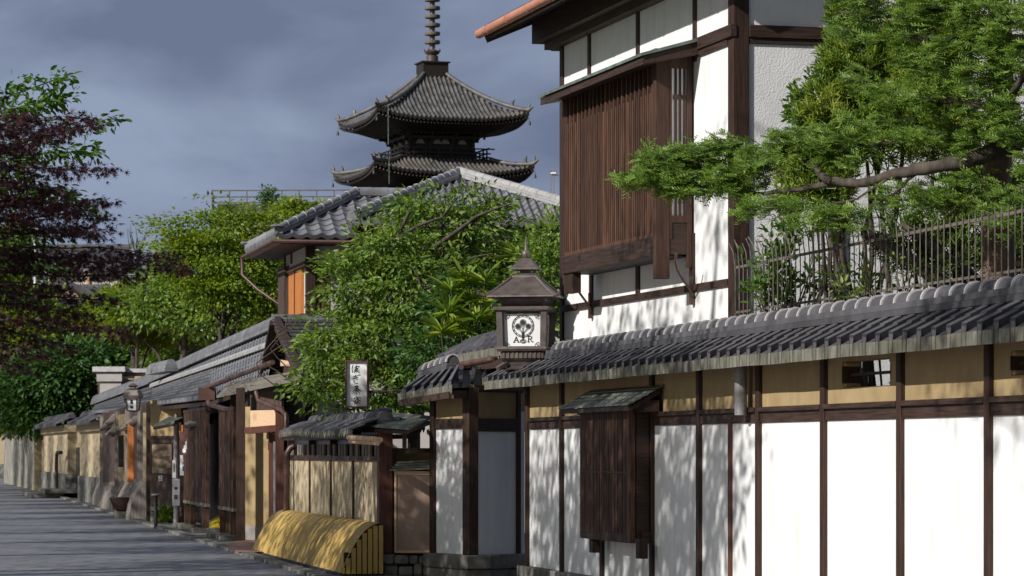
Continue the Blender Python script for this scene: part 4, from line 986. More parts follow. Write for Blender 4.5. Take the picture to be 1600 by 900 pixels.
# far facade
far = [('dark_door', 160, 184, 100, 92.5, .5, 2.7, 'plank'), ('plaster_strip', 184, 200, 92.5, 88.5, .6, 2.8, 'tan'), ('orange_door', 202, 219, 88, 84.2, .9, 2.55, 'red_wood'), ('shaded_upper_wall', 160, 232, 100.5, 81, 2.4, 2.98, 'plank')]  # upper wall: dark plank colour paints in the eave's shade over tan plaster
for nm, p0, p1, Y0, Y1, z0, z1, m_ in far:
    wallq(MB(), k(p0, 0, Y0), k(p1, 0, Y1), z0, z1, .1).build(nm, M[m_], rh)
MB().box(*sum([[c - .12, c + .12] for c in k(207, 0, 86.6)[:2]], []), .9, 2.5).build('door_frame', M['orange_wood'], rh)
for px, Y in ((161, 100), (185, 92.2), (201, 88.2), (220, 84)):
    v = k(px, 0, Y); MB().box(v.x - .09, v.x + .09, v.y - .09, v.y + .09, 0.4, 2.9).build('post', M['grey_wood'], rh)
v = k(193, 0, 90.3); MB().box(v.x - .12, v.x + .12, v.y - .2, v.y + .0, 1.3, 2.2).build('window', M['glass_dark'], rh)
# curved weathered board guards
def guard(p0, p1, Y0, Y1, h, lab, dp=.5):
    a, b = G(p0, F * EYE / Y0 + HY), G(p1, F * EYE / Y1 + HY)
    a = Vector((a.x, a.y, 0)); b = Vector((b.x, b.y, 0)); d = (b - a); L = d.length; d /= L; nn = Vector((d.y, -d.x, 0)); nn = nn if nn.x < 0 else -nn
    o = thing('board_guard', lab, 'board guard', a, 0, 'curved board guards of the row house'); bm_ = MB(); n = int(L / .22)
    for i in range(n):
        x_, x2 = L * i / n, L * (i + .96) / n; base = len(bm_.v)
        for j in range(9):
            t = j / 8; off = nn * (dp * math.sin(t * math.pi / 2) ** 1.3); z = h * (1 - t ** 1.6) + .02 * (1 - t) * math.sin(i * 3.1)
            for xx in (x_, x2): q = d * xx + off; bm_.v.append((q.x, q.y, z))
        for j in range(8): o_ = base + j * 2; bm_.f.append((o_, o_ + 1, o_ + 3, o_ + 2))
    bm_.build('boards', M['grey_wood'], o)
    q = [d * L + nn * (dp * math.sin(t * math.pi / 2) ** 1.3) + Vector((0, 0, h * (1 - t ** 1.6))) for t in [j / 8 for j in range(9)]] + [d * L]
    MB().prism(q, d * -.04).build('end_board', M['grey_wood'], o)
guard(168, 203, 102.5, 90, 1.05, 'weathered grey curved boards leaning below the dark door')
guard(208, 233, 88.5, 80.5, 1.05, 'pale weathered curved boards leaning below the orange doorway')
v = G(193, 811); pt_ = thing('round_planter', 'dark brown round tub on a block beside the curved boards', 'planter', (v.x, v.y, 0))
lm = MB(); lm.lathe([(.16, .2), (.25, .24), (.36, .52), (.36, .56), (.31, .56), (.25, .4)], (0, 0, 0), 18); lm.build('tub', M['wood'], pt_, smooth=40); MB().box(-.2, .2, -.2, .2, 0, .2).build('block', M['stone'], pt_)
v = G(243.5, 826); bl = thing('bollard', 'slim black iron bollard at the road edge before the plank wall', 'bollard', (v.x, v.y, 0))
lm = MB(); lm.lathe([(.07, 0), (.07, .03), (.042, .04), (.042, .72), (.05, .73), (.05, .74)], (0, 0, 0), 12); lm.build('post', M['iron'], bl, smooth=40); lm = MB(); lm.lathe([(.05, .742), (.10, .75), (.10, .775), (.06, .79)], (0, 0, 0), 14); lm.build('cap', M['steel'], bl, smooth=40)
v = G(275.5, 819); po = thing('notice_pole', 'pale mauve metal pole with paper notices before the plank wall', 'pole', (v.x, v.y, 0)); u = v.y / F; z_ = lambda py: EYE - (py - HY) * u
M['mauve'] = pmat('mauve_paint', (0.30, 0.26, 0.29), (0.38, 0.33, 0.36), 6, rough=.6)
lm = MB(); lm.lathe([(.07, 0), (.068, z_(662)), (.03, z_(660)), (.035, z_(655)), (.05, z_(650)), (.02, z_(645))], (0, 0, 0), 12); lm.build('pole', M['mauve'], po, smooth=40)
MB().box(-.09, .09, -.085, -.075, z_(790), z_(748)).build('notice', M['paper'], po)
MB().box(-.035, .035, -.0865, -.0852, z_(765), z_(761)).build('notice_stamp', M['red_wood'], po); MB().box(-.05, .04, -.0865, -.0852, z_(780), z_(773)).build('notice_text', M['grey_ink'], po)
MB().box(-.09, .0, -.08, -.074, z_(747), z_(719)).build('small_notice', M['paper'], po); MB().box(-.06, -.03, -.0815, -.0802, z_(738), z_(724)).build('notice_text', M['grey_ink'], po)
pc = thing('wall_picture', 'brownish framed picture of rock and trees on the plank wall', 'picture', P(253.5, 717, 78.2) + Vector((0, -.08, 0)), math.atan2(-1.1, .83) * .0 - R(9))
u = 78.2 / F
M['photo'] = pmat('faded_print', (0.07, 0.045, 0.03), (0.42, 0.30, 0.20), 3.2, (1, 1, 2), .5, lo=.4, hi=.6, detail=8)
MB().box(-16 * u, 16 * u, -.02, -.012, -23 * u, 23 * u).build('print', M['photo'], pc)
f_ = MB(); f_.box(-17.5 * u, -16 * u, -.03, .03, -24.5 * u, 24.5 * u); f_.box(16 * u, 17.5 * u, -.03, .03, -24.5 * u, 24.5 * u); f_.box(-16 * u, 16 * u, -.03, .03, 23 * u, 24.5 * u); f_.box(-16 * u, 16 * u, -.03, .03, -24.5 * u, -23 * u); f_.build('frame', M['wood_h'], pc)
bn = thing('blue_poster', 'narrow white poster with dark blue print beside the lattice screen', 'poster', P(285.5, 719, 76.6), -R(9)); u = 76.6 / F
MB().box(-4 * u, 5 * u, -.02, 0, -24 * u, 24 * u).build('sheet', M['paper'], bn); f_ = MB(); f_.box(1 * u, 4.5 * u, -.024, -.0205, 0 * u, 16 * u); f_.box(0 * u, 4 * u, -.024, -.0205, -17 * u, -9 * u); f_.build('print', M['blue'], bn); MB().box(0 * u, 4.4 * u, -.024, -.0205, -7 * u, -2 * u).build('print_accent', M['orange_wood'], bn)
nt_ = thing('small_plate', 'small white enamel plate low on the plank wall', 'plate', P(251, 747, 78.2) + Vector((0, -.05, 0)), -R(9)); MB().box(-.045, .045, -.01, 0, -.07, .07).build('plate', M['paper'], nt_); MB().box(-.02, .02, -.0125, -.0102, .015, .04).build('print', M['grey_ink'], nt_); MB().box(-.025, .025, -.0125, -.0102, -.045, -.02).build('print', M['grey_ink'], nt_)
v = G(291, 814); sp = thing('stone_trough', 'low grey stone trough beside the mauve pole', 'trough', (v.x, v.y, 0)); MB().box(-.35, .3, -.2, .2, 0, .22).build('trough', M['stone'], sp, bevel=.03)
v = G(330, 831) + Vector((.25, .6, 0)); yt_ = thing('yellow_tarpaulin', 'crumpled bright yellow sheet behind the legs of the lattice screen', 'tarpaulin', (v.x, v.y, 0))
M['tarp'] = pmat('yellow_sheet', (0.62, 0.47, 0.02), (0.75, 0.60, 0.05), 5, rough=.4, bump=.02, bscale=14)
lm = MB(); rs = random.Random(4); rings = []
for j in range(7):
    t = j / 6; lm.v += [(.42 * (1 - t ** 2.2) * math.cos(a) * (1 + rs.uniform(-.12, .12)) * 1.1, .7 * (1 - t ** 2.2) * math.sin(a) * (1 + rs.uniform(-.12, .12)), .40 * t + rs.uniform(-.015, .015)) for a in [2 * math.pi * q / 16 for q in range(16)]]
for j in range(6):
    for q in range(16): lm.f.append((j * 16 + q, j * 16 + (q + 1) % 16, j * 16 + 16 + (q + 1) % 16, j * 16 + 16 + q))
lm.build('sheet', M['tarp'], yt_, smooth=60)
ap_ = MB(); q = [G(352, 856), G(372, 868), G(428, 868), G(428, 846), G(378, 848)]; ap_.add([(v.x, v.y, .06) for v in q], [tuple(range(len(q)))])
tag(ap_.build('entrance_paving', M['apron']), kind='structure')
# second small lantern
FL2 = P(208, 705, 78.5); l2 = thing('wall_lantern', 'small dark lantern with white panes at the roof edge of the row house', 'lantern', (FL2.x, FL2.y, 0), R(-11)); u = 78.5 / F; z_ = lambda py: EYE - (py - HY) * u
lm = MB(); r2 = math.sqrt(2)
lm.lathe([(.19 * r2, z_(623)), (.20 * r2, z_(618)), (.16 * r2, z_(610)), (.07 * r2, z_(606.5)), (.06 * r2, z_(605)), (.11 * r2, z_(603)), (.03, z_(599)), (.012, z_(597)), (.008, z_(591))], (0, 0, 0), 4, R(45)); lm.build('roof', M['bronze'], l2)
lm = MB(); lm.lathe([(.11 * r2, z_(641)), (.13 * r2, z_(624))], (0, 0, 0), 4, R(45)); gl = lm.build('glass', M['paper'], l2)
lm = MB()
for sx1 in (-1, 1):
    for sy1 in (-1, 1): lm.bar((sx1 * .115, sy1 * .115, z_(642)), (sx1 * .138, sy1 * .138, z_(623)), .025)
lm.lathe([(.1, z_(643.5)), (.125 * r2, z_(641))], (0, 0, 0), 4, R(45)); lm.build('frame', M['bronze'], l2)
lm = MB()
for y0, y1 in ((631, 624.5), (638, 634.5)): lm.box(-.03, .03, -.134, -.128, z_(y0), z_(y1))
lm.build('lettering', M['ink'], l2)
lm = MB(); lm.tube([(-.1, 0, z_(622)), (-.2, .05, z_(620)), (-.25, .1, z_(625)), (-.22, .2, z_(632)), (0, .3, z_(636))], .02, 6); lm.build('bracket', M['iron'], l2, smooth=50)
# ================================================================== far walls along the bend of the street
FF = Fr(158, 104.0, tan=.2)
X = FF.lx
fw = fthing('far_tan_wall', 'tall tan plaster wall with rubble base, tile coping and black doorway down the street', 'wall', FF)
xa, xb, xc, xd = X(59), X(106), X(125), X(160)
pb = MB(); pb.box(xa, xb, 0, .3, .88, 2.75); pb.box(xc, xd, 0, .3, .88, 2.75); pb.box(xb, xc, .35, .5, 1.9, 2.75); pb.box(xb - .02, xb, .0, .5, .88, 2.75); pb.box(xc, xc + .02, 0, .5, .88, 2.75)
pb.build('plaster', M['tan_pale'], fw)
cp = MB(); cp.box(xa - .1, xb + .05, -.12, .3, 2.48, 2.75); cp.box(xc - .05, xd + .1, -.12, .3, 2.42, 2.75); cp.build('cornice', M['tan_pale'], fw)
M['rubble'] = pmat('rubble_stone', (0.07, 0.068, 0.06), (0.26, 0.25, 0.22), 3.5, rough=.9, bump=.05, bscale=5, dirt=(.05, .06, .035), dirt_amt=.6)
sb = MB(); sb.box(xa, xb, -.08, .3, 0, .879); sb.box(xc, xd, -.08, .3, 0, .879); sb.build('rubble_base', M['rubble'], fw)
MB().box(xb, xc, .3, .36, 0, 1.9).build('door', M['glass_dark'], fw)
tm, em, rm = MB(), MB(), MB()
for a, b, z0 in ((xa - .3, xb + .1, 2.76), (xc - .2, xd + .6, 2.70)):
    L = b - a; tiles(tm, lambda x, v: (a + x, -.45 + .55 * v, z0 + .25 * v), L, int(L / .3), 2, 'round', .02, drop=.08, edge=em, hs=.8)
    ridge(rm, None, (a, .15, z0 + .25), (b, .15, z0 + .25), .3, 2, .06, .1, .4)
tm.build('coping_tiles', M['tile'], fw, smooth=45); em.build('eave_tiles', M['tile'], fw); rm.build('ridge', M['tile'], fw, smooth=40)
f_ = MB(); v = FF.local(P(85, 0, 128)); 
st = thing('stone_steps', 'two worn stone slabs stepping up to the black doorway', 'steps', FF.world((xb + 1.0, 0, 0)), FF.ang)
s_ = MB(); s_.box(-5.5, 1.2, -1.5, -.3, 0, .17); s_.build('slab', M['stone'], st, bevel=.03); s_ = MB(); s_.box(-2.5, 1.4, -1.0, .3, .17, .32); s_.build('slab', M['stone'], st, bevel=.03)
hr = thing('arched_handrail', 'black arched iron handrail beside the black doorway', 'handrail', FF.world((xb - .3, -.35, 0)), FF.ang)
h_ = MB(); h_.tube([(-1.2, 0, .3), (-1.2, 0, 1.2)] + [(-1.2 + .75 * (1 - math.cos(t)), 0, 1.2 + .5 * math.sin(t)) for t in [math.pi / 2 * j / 6 for j in range(1, 7)]] + [(.3, .1, 1.7)], .07, 8); h_.build('rail', M['iron'], hr, smooth=50)
FG = Fr(58, 141.0, tan=.2); X = FG.lx
f2 = fthing('far_rubble_wall', 'mottled grey wall with slate coping at the bend of the street', 'wall', FG)
xa = X(6)
MB().box(xa, 0, 0, .3, 0, 2.9).build('wall_face', pmat('mottled_wall', (.10, .095, .085), (.34, .32, .27), 2.2, (1, 1, .5), .9, .03, 6), f2)
MB().box(-.5, .3, -.12, .3, 0, 2.9).build('pier', M['tan_pale'], f2)
s_ = MB()
for j in range(3): s_.hexa([(xa - .5, -.6 + .25 * j, 2.92 + .13 * j), (.1, -.6 + .25 * j, 2.92 + .13 * j), (.1, .4, 2.95 + .13 * j), (xa - .5, .4, 2.95 + .13 * j), (xa - .5, -.6 + .25 * j, 3.0 + .13 * j), (.1, -.6 + .25 * j, 3.0 + .13 * j), (.1, .4, 3.06 + .13 * j), (xa - .5, .4, 3.06 + .13 * j)])
s_.build('coping_tiles', M['tile'], f2)
FH = Fr(8, 212.0, tan=.02)
f3 = fthing('far_end_wall', 'pale low wall with stone foot closing the view at the far left of the street', 'wall', FH)
MB().box(-14, 12, 0, .3, .9, 3.3).build('plaster', M['tan_pale'], f3); MB().box(-14, 12, -.1, .3, 0, .9).build('rubble_base', M['rubble'], f3); MB().box(-14, 12, -.5, .6, 3.3, 3.6).build('coping_tiles', M['tile'], f3)
f3.rotation_euler = (0, 0, 0); f3.location = (*P(8, 0, 215)[:2], 0)
# plaster storehouse
Yk = 125.0; u = Yk / F; k0 = P(150, 705, Yk); z_ = lambda py: EYE - (py - HY) * u
ks = thing('storehouse', 'grey plastered storehouse with flat tiled parapet behind the row house', 'storehouse', (k0.x, k0.y, 0), R(-6))
w = (188 - 154) * u
m_ = MB(); m_.box(.15, .15 + w, 0, 1.2, 0, z_(596)); m_.box(.05, .2 + w, -.1, 1.3, z_(596), z_(583)); m_.build('pier', pmat('grey_mauve_plaster', (.36, .33, .33), (.42, .39, .38), 3, rough=.9), ks)
m_ = MB(); m_.box(-.1, .35 + w, -.2, 1.5, z_(581), z_(573)); m_.build('pier_cap', M['tile_band'], ks); MB().box(-.05, .30 + w, -.15, 1.4, z_(583), z_(581)).build('cap_mould', M['tile'], ks)
MB().box(.0, .3, .3, 6, 0, z_(590)).build('side_wall', M['plank'], ks)
MB().box(.16 + w, 3.6, .25, 6, 0, z_(583)).build('wall_face', pmat('dun_plaster', (.20, .17, .15), (.25, .22, .19), 3, rough=.9), ks); MB().box(.2 + w, 3.6, .1, .25, z_(593), z_(588)).build('string_course', M['tan_pale'], ks)
m_ = MB(); m_.box(.2 + w, 3.6, .05, 6, z_(582), z_(576)); m_.build('parapet_cap', M['tile_band'], ks)

# ================================================================== pagoda
Yp = 250.0; up = Yp / F; ph = math.atan2(-3.55, 11.5)
pg = thing('pagoda', 'tall dark five storey wooden pagoda with curved tiled roofs and ringed bronze spire', 'pagoda', (*P(675.5, 705, Yp)[:2], 0), R(17.2))
zp = lambda py: EYE - (py - HY) * up
tmF = []
def pag_roof(ze, zt, half, top, tipup, sag, nt, nc, nm):
    tm, em = MB(), MB(); und = MB(); raf = MB(); rms = []
    for q in range(4):
        rm = MB(); rms.append(rm)
        ca, sa = math.cos(q * math.pi / 2), math.sin(q * math.pi / 2)
        rot = lambda x, y, z: Vector((x * ca - y * sa, x * sa + y * ca, z))
        def S(x, v, dz=0):
            xx = x - half; rin = half + (top - half) * v
            up_ = tipup * abs(xx / half) ** 3.2 * max(0, 1 - v) ** 1.5
            return rot(xx * 1.0, -rin, ze + up_ + (zt - ze) * (v * (1 - sag) + sag * v * v) + dz)
        lim = lambda x: max(0.0, min(1.0, (half - abs(x - half)) / (half - top)))
        tiles(tm, S, 2 * half, nt, nc, 'round', .02, vlim=lim, hs=1.5, drop=.22, edge=em)
        # underside: slopes in towards the body, with rafters
        n = 16
        base = len(und.v)
        for j in range(n + 1):
            x = 2 * half * j / n; p = S(x, 0.0, -.30); xi = (x - half); r_in = half * .50
            und.v.append(tuple(p)); und.v.append(tuple(rot(xi * .5, -r_in, ze - .75)))
        for j in range(n): o_ = base + 2 * j; und.f.append((o_, o_ + 2, o_ + 3, o_ + 1))
        for j in range(44):
            x = 2 * half * (j + .5) / 44; p = S(x, 0.005, -.36); xi = x - half
            raf.bar(p, rot(xi * .62, -half * .56, ze - .78), .10, .13)
        # hip ridge with upturned ends
        pts = [rot(-(half + (top - half) * v), -(half + (top - half) * v), S(0, v).z + .16) for v in [j / 10 for j in range(11)]]
        pts[0] = pts[0] + Vector((0, 0, .05)); e_ = rot(-(half + .25), -(half + .25), pts[0].z + .22)
        rm.tube([e_] + pts, [.05] + [.17] * 11, 8)
        m4 = pts[3]; rm.tube([pts[2] + Vector((0, 0, .1)), pts[2] + Vector((0, 0, .34)), pts[2] + (pts[1] - pts[2]) * .35 + Vector((0, 0, .62))], [.16, .13, .03], 6)
        rm.tube([pts[0] + Vector((0, 0, .1)), pts[0] + Vector((0, 0, .3)), pts[0] + (pts[0] - pts[1]) * .2 + Vector((0, 0, .55))], [.13, .11, .03], 6)
    ro = tm.build(nm, M['tile_far'], pg, smooth=45); em.build('eave_edge', M['pagoda_wood'], ro); [rm.build('hip_ridge', M['tile_far'], ro, smooth=50) for rm in rms]
    und.build('eave_underside', M['pagoda_wood'], ro); raf.build('rafters', M['pagoda_wood'], ro)
    for q in range(4):
        ca, sa = math.cos(q * math.pi / 2), math.sin(q * math.pi / 2); x, y = -half - .05, -half - .05
        b_ = MB(); c_ = (x * ca - y * sa, x * sa + y * ca, ze + tipup - .95); b_.lathe([(.11, 0), (.09, .2), (.04, .3), (.015, .31), (.015, .6)], c_, 8); b_.build('wind_bell', M['iron'], ro, smooth=50)
    return ro
def pag_body(z0, z1, half, z_eave, nm='storey'):
    b = MB(); b.box(-half, half, -half, half, z0, z1); bo = b.build(nm, M['pagoda_wood'], pg)
    pl, br = MB(), MB()
    for q in range(4):
        ca, sa = math.cos(q * math.pi / 2), math.sin(q * math.pi / 2); rot = lambda x, y, z: Vector((x * ca - y * sa, x * sa + y * ca, z))
        for x in (-half, -half / 3, half / 3): pl = MB(); pl.lathe([(.17, z0), (.17, z1)], rot(x, -half, 0), 8); pl.build('column', M['pagoda_wood'], bo, smooth=40)
        for t in range(3):      # stepped brackets under the eaves
            zz_ = z1 - .15 + t * .42; d = half + .35 + t * .55
            br.bar(rot(-d, -d, zz_), rot(d, -d, zz_), .22, .24)
            for x in (-half, -half / 3, half / 3, half): br.bar(rot(x * (1 + .12 * t), -half + .1, zz_ - .2), rot(x * (1 + .12 * t), -d - .1, zz_ - .2), .2, .22)
    br.build('brackets', M['pagoda_wood'], bo)
    w = MB()
    for q in range(4):
        ca, sa = math.cos(q * math.pi / 2), math.sin(q * math.pi / 2); rot = lambda x, y, z: Vector((x * ca - y * sa, x * sa + y * ca, z))
        for x in (-half * .66, 0, half * .66):
            for dx in (-.32, .32) if x == 0 else (0,):
                vs = [rot(x + dx + a, -half - .02, z1 - .62 + b) for a, b in ((-.36, 0), (.36, 0), (.16, .34), (-.16, .34))]; w.add(vs, [(0, 1, 2, 3)])
    w.build('white_bracket_infill', M['concrete'], bo)
    return bo
def pag_balcony(z, half):
    m = MB(); m.box(-half, half, -half, half, z - .16, z); bo = m.build('balcony', M['pagoda_wood'], pg)
    r = MB()
    for q in range(4):
        ca, sa = math.cos(q * math.pi / 2), math.sin(q * math.pi / 2); rot = lambda x, y, zz: Vector((x * ca - y * sa, x * sa + y * ca, zz))
        for h, ext in ((.12, .25), (.42, .25), (.78, .55)): r.bar(rot(-half - ext, -half + .08, z + h), rot(half + ext, -half + .08, z + h), .10, .10)
        n = 7
        for j in range(n + 1): x = -half + .08 + (2 * half - .16) * j / n; r.bar(rot(x, -half + .08, z), rot(x, -half + .08, z + .74), .10, .10)
    r.build('balustrade', M['pagoda_wood'], bo)
levels = [  # eave z, roof top z, half eave, half top, body half
 (zp(185), zp(121), 6.02, 1.0), (zp(259), zp(238), 6.35, 4.0)]
pag_roof(zp(197), zp(119), 6.02, .85, .62, .38, 34, 12, 'top_roof')
pag_body(zp(254), zp(217), 2.55, zp(197))
pag_balcony(zp(253), 3.5)
pag_roof(zp(280), zp(256), 6.35, 3.6, .68, .3, 36, 5, 'lower_roof')
pag_body(zp(332), zp(292), 2.75, zp(276)); pag_balcony(zp(322), 3.8)
for j, (pe, hf) in enumerate(((342, 6.7), (424, 7.05), (506, 7.5))):
    pag_roof(zp(pe), zp(pe - 20), hf, hf - 2.7, .9, .3, 30, 3, 'lower_roof'); pag_body(zp(pe + 62), zp(pe + 20), 2.95 + .2 * j, zp(pe)); 
MB().box(-3.6, 3.6, -3.6, 3.6, 0, zp(560)).build('base', M['pagoda_wood'], pg)
rb = MB(); rb.box(-1.02, 1.02, -1.02, 1.02, zp(121), zp(100)); rb.box(-1.15, 1.15, -1.15, 1.15, zp(100), zp(98)); rb.box(-1.1, 1.1, -1.1, 1.1, zp(121.5), zp(119)); rb.build('dew_basin', M['pagoda_wood'], pg)
sp = MB()
prof = [(.48, 98), (.48, 88), (.40, 87.5), (.35, 86), (.55, 84), (.62, 81), (.55, 79.5), (.25, 78), (.22, 70), (.2, -60), (.05, -120)]
sp.lathe([(r, zp(y)) for r, y in prof], (0, 0, 0), 14); so_ = sp.build('spire', M['bronze'], pg, smooth=40)
for j in range(10):
    y = 66 - j * 13.3; rg = MB(); rg.lathe([(.28, zp(y + 1)), (.60, zp(y + 2.5)), (.63, zp(y)), (.60, zp(y - 2.5)), (.28, zp(y - 1))], (0, 0, 0), 16); rg.build('ring', M['rust'], so_, smooth=30)
cr_ = MB()
for j in range(8):
    a = j * math.pi / 4; cr_.tube([(.5 * math.cos(a), .5 * math.sin(a), zp(82)), (.66 * math.cos(a), .66 * math.sin(a), zp(79)), (.62 * math.cos(a), .62 * math.sin(a), zp(76.5))], [.05, .05, .02], 5)
cr_.build('petal_crown', M['bronze'], so_, smooth=50)
wr = MB(); c_ = -5.2; wr.tube([(-5.2, -6.1, zp(180)), (-5.2, -6.15, zp(240))], .035, 5); wr.tube([(-5.2, -6.4, zp(262)), (-5.2, -6.4, zp(300))], .035, 5); wr.build('lightning_wire', M['verdigris'], pg)

# ================================================================== rooftop building behind the trees
Yb = 185.0; u = Yb / F; b0 = P(330, 705, Yb); z_ = lambda py: EYE - (py - HY) * u
rbld = thing('flat_roof_building', 'flat roofed building with thin red brown rooftop railing far behind the trees', 'building', (b0.x, b0.y, 0), 0)
w = 250 * u
MB().box(1.2, w, 0, 10, 0, z_(336)).build('walls', M['concrete'], rbld); MB().box(.4, w, -.5, 10, z_(336), z_(320)).build('roof_slab', pmat('dark_fascia', (.05, .045, .045), (.09, .08, .08), 3), rbld)
MB().box(185 * u - 0, 205 * u, -1.5, -.55, z_(372), z_(338)).build('stair_tower', M['beige'], rbld)
rl = MB()
for y in (298, 308, 317): rl.bar((.1, -.5, z_(y + 1)), (w, -.5, z_(y)), .07, .07); rl.bar((.1, -.5, z_(y + 1)), (-.6, 8, z_(y + 1)), .07, .07)
for j in range(10): x = .1 + j * (w - .2) / 9; rl.bar((x, -.5, z_(322)), (x, -.5, z_(298)), .06, .06)
rl.build('railing', M['rust'], rbld)
an = thing('roof_antenna', 'small pale antenna rig on poles beside the white house', 'antenna', P(868, 705, 160), 0); u = 160 / F; z_ = lambda py: EYE - EYE - (py - HY) * u
an.location.z = 0; z_ = lambda py: EYE - (py - HY) * u
m_ = MB(); m_.bar((-.22, 0, 6), (-.22, 0, z_(265)), .06); m_.bar((-.08, 0, 6), (-.08, 0, z_(267)), .06); m_.bar((.25, 0, 6), (.25, 0, z_(262)), .08); m_.bar((-.3, 0, z_(268)), (.35, 0, z_(266)), .06); m_.bar((-.3, 0, z_(273)), (.35, 0, z_(274)), .05); m_.build('poles', M['steel'], an); MB().box(-.25, .02, -.1, .1, z_(272), z_(269)).build('unit', M['paper'], an)
# ------------------------------------------------ far houses at the left
def farhouse(lab, px0, px1, Y, ridge_y, eave_y, kind, dep=6.0):
    u = Y / F; o = P((px0 + px1) / 2, 705, Y); t = thing('distant_house', lab, 'house', (o.x, o.y, 0)); hw = (px1 - px0) / 2 * u; z = lambda py: EYE - (py - HY) * u
    tm, em, rm = MB(), MB(), MB()
    tiles(tm, lambda x, v: (-hw + x, -2.5 + 2.5 * v, z(eave_y) + (z(ridge_y) - z(eave_y)) * v), 2 * hw, int(2 * hw / .45), 6, 'wave', .04, drop=.1, edge=em, hs=1.5)
    tm.add([(-hw, 0, z(ridge_y)), (hw, 0, z(ridge_y)), (hw, 2.5, z(eave_y)), (-hw, 2.5, z(eave_y))], [(0, 1, 2, 3)])
    ridge(rm, None, (-hw, 0, z(ridge_y)), (hw, 0, z(ridge_y)), .4, 2, .1, .15, .6)
    tm.build('roof_tiles', M['tile'], t, smooth=45); em.build('eave_tiles', M['tile'], t); rm.build('ridge', M['tile'], t, smooth=40)
    MB().box(-hw + .4, hw - .4, -1.9, 1.9, 0, z(eave_y) - .05).build('walls', M['pinkish'], t); return t, z, u
farhouse('distant house with long grey tiled roof behind the dark red maple', 70, 205, 175, 392, 424, 0)
t, z, u = farhouse('nearer distant gabled house with grey roof tiles under the dark red maple', 52, 172, 165, 455, 482, 0)
g_ = MB(); g_.prism([(-1.5, -2.3, z(470)), (1.6, -2.3, z(470)), (-.2, -2.3, z(444))], (0, .3, 0)); g_.build('gable_wall', M['tan_pale'], t)
g_ = MB(); g_.bar((-.3, -2.4, z(442)), (2.2, -2.4, z(474)), .35, .5, (0, 1, 0)); g_.bar((-.3, -2.4, z(442)), (-2.3, -2.4, z(470)), .35, .5, (0, 1, 0)); g_.build('bargeboard', M['tile'], t)
for lab, px, py0, Y, r, m_ in (('thin pale pole rising before the distant grey roofs', 55, 380, 150, .07, 'paper'), ('stout pink brown chimney pole beside the distant gabled house', 138, 425, 168, .2, 'beige')):
    t = thing('utility_pole' if r < .1 else 'chimney_pipe', lab, 'pole' if r < .1 else 'chimney', (*P(px, 705, Y)[:2], 0)); zt = EYE - (py0 - HY) * Y / F
    b_ = MB(); b_.lathe([(r * 1.2, 0), (r, zt - .3), (r, zt)], (0, 0, 0), 10); b_.build('shaft', M[m_], t, smooth=40); b_ = MB(); b_.lathe([(r * 1.3, zt), (r * 1.3, zt + .12), (r * .6, zt + .2)], (0, 0, 0), 10); b_.build('cap', M['steel'], t)
# ================================================================== foliage
TPL = {
 'leaf': (np.array([[0, 0, 0], [.40, .5, .10], [1, 0, -.06], [.40, -.5, .10]]), [(0, 1, 2), (0, 2, 3)]),
 'needle': (np.array([[0, -.5, 0], [0, .5, 0], [.8, .4, 0], [1, 0, 0], [.8, -.4, 0]]), [(0, 1, 2, 3, 4)]),
 'blade': (np.array([[0, 0, 0], [.3, .5, .04], [.68, .42, 0], [1, 0, -.12], [.68, -.42, 0], [.3, -.5, .04]]), [(0, 1, 2, 3), (0, 3, 4, 5)]),
}
_m = []
for a, r in ((-128, .45), (-104, .12), (-74, .78), (-52, .22), (-36, .95), (-16, .26), (0, 1.0), (16, .26), (36, .95), (52, .22), (74, .78), (104, .12), (128, .45)):
    _m.append((.12 + r * math.cos(R(a)) * .9, r * math.sin(R(a)) * .9 + 0, -.16 * r * r))
TPL['maple'] = (np.array([(0.0, 0, 0)] + _m), [tuple(range(0, len(_m) + 1))])
def unit(a): return a / np.maximum(1e-9, np.linalg.norm(a, axis=-1, keepdims=True))
def leaf_mesh(name, pos, d, nrm, size, width, tpl, mat, parent):
    T, faces = TPL[tpl]; n = len(pos); k = len(T)
    d = unit(d); s = unit(np.cross(nrm, d)); up = np.cross(d, s)
    size = np.broadcast_to(np.asarray(size, float), (n,))[:, None, None]; width = np.broadcast_to(np.asarray(width, float), (n,))[:, None, None]
    V = pos[:, None, :] + d[:, None, :] * (T[None, :, 0:1] * size) + s[:, None, :] * (T[None, :, 1:2] * width) + up[:, None, :] * (T[None, :, 2:3] * size)
    V = V.reshape(-1, 3)
    sizes = [len(f) for f in faces]; fl = np.concatenate([np.array(f) for f in faces])
    loops = (np.arange(n)[:, None] * k + fl[None, :]).reshape(-1)
    tot = np.tile(sizes, n); start = np.concatenate([[0], np.cumsum(tot)[:-1]])
    me = bpy.data.meshes.new(name); me.vertices.add(len(V)); me.vertices.foreach_set('co', V.astype(np.float32).ravel())
    me.loops.add(len(loops)); me.loops.foreach_set('vertex_index', loops.astype(np.int32))
    me.polygons.add(len(tot)); me.polygons.foreach_set('loop_start', start.astype(np.int32))
    me.update(calc_edges=True); me.materials.append(mat)
    o = bpy.data.objects.new(name, me); COL.objects.link(o)
    if parent: o.parent = parent
    return o
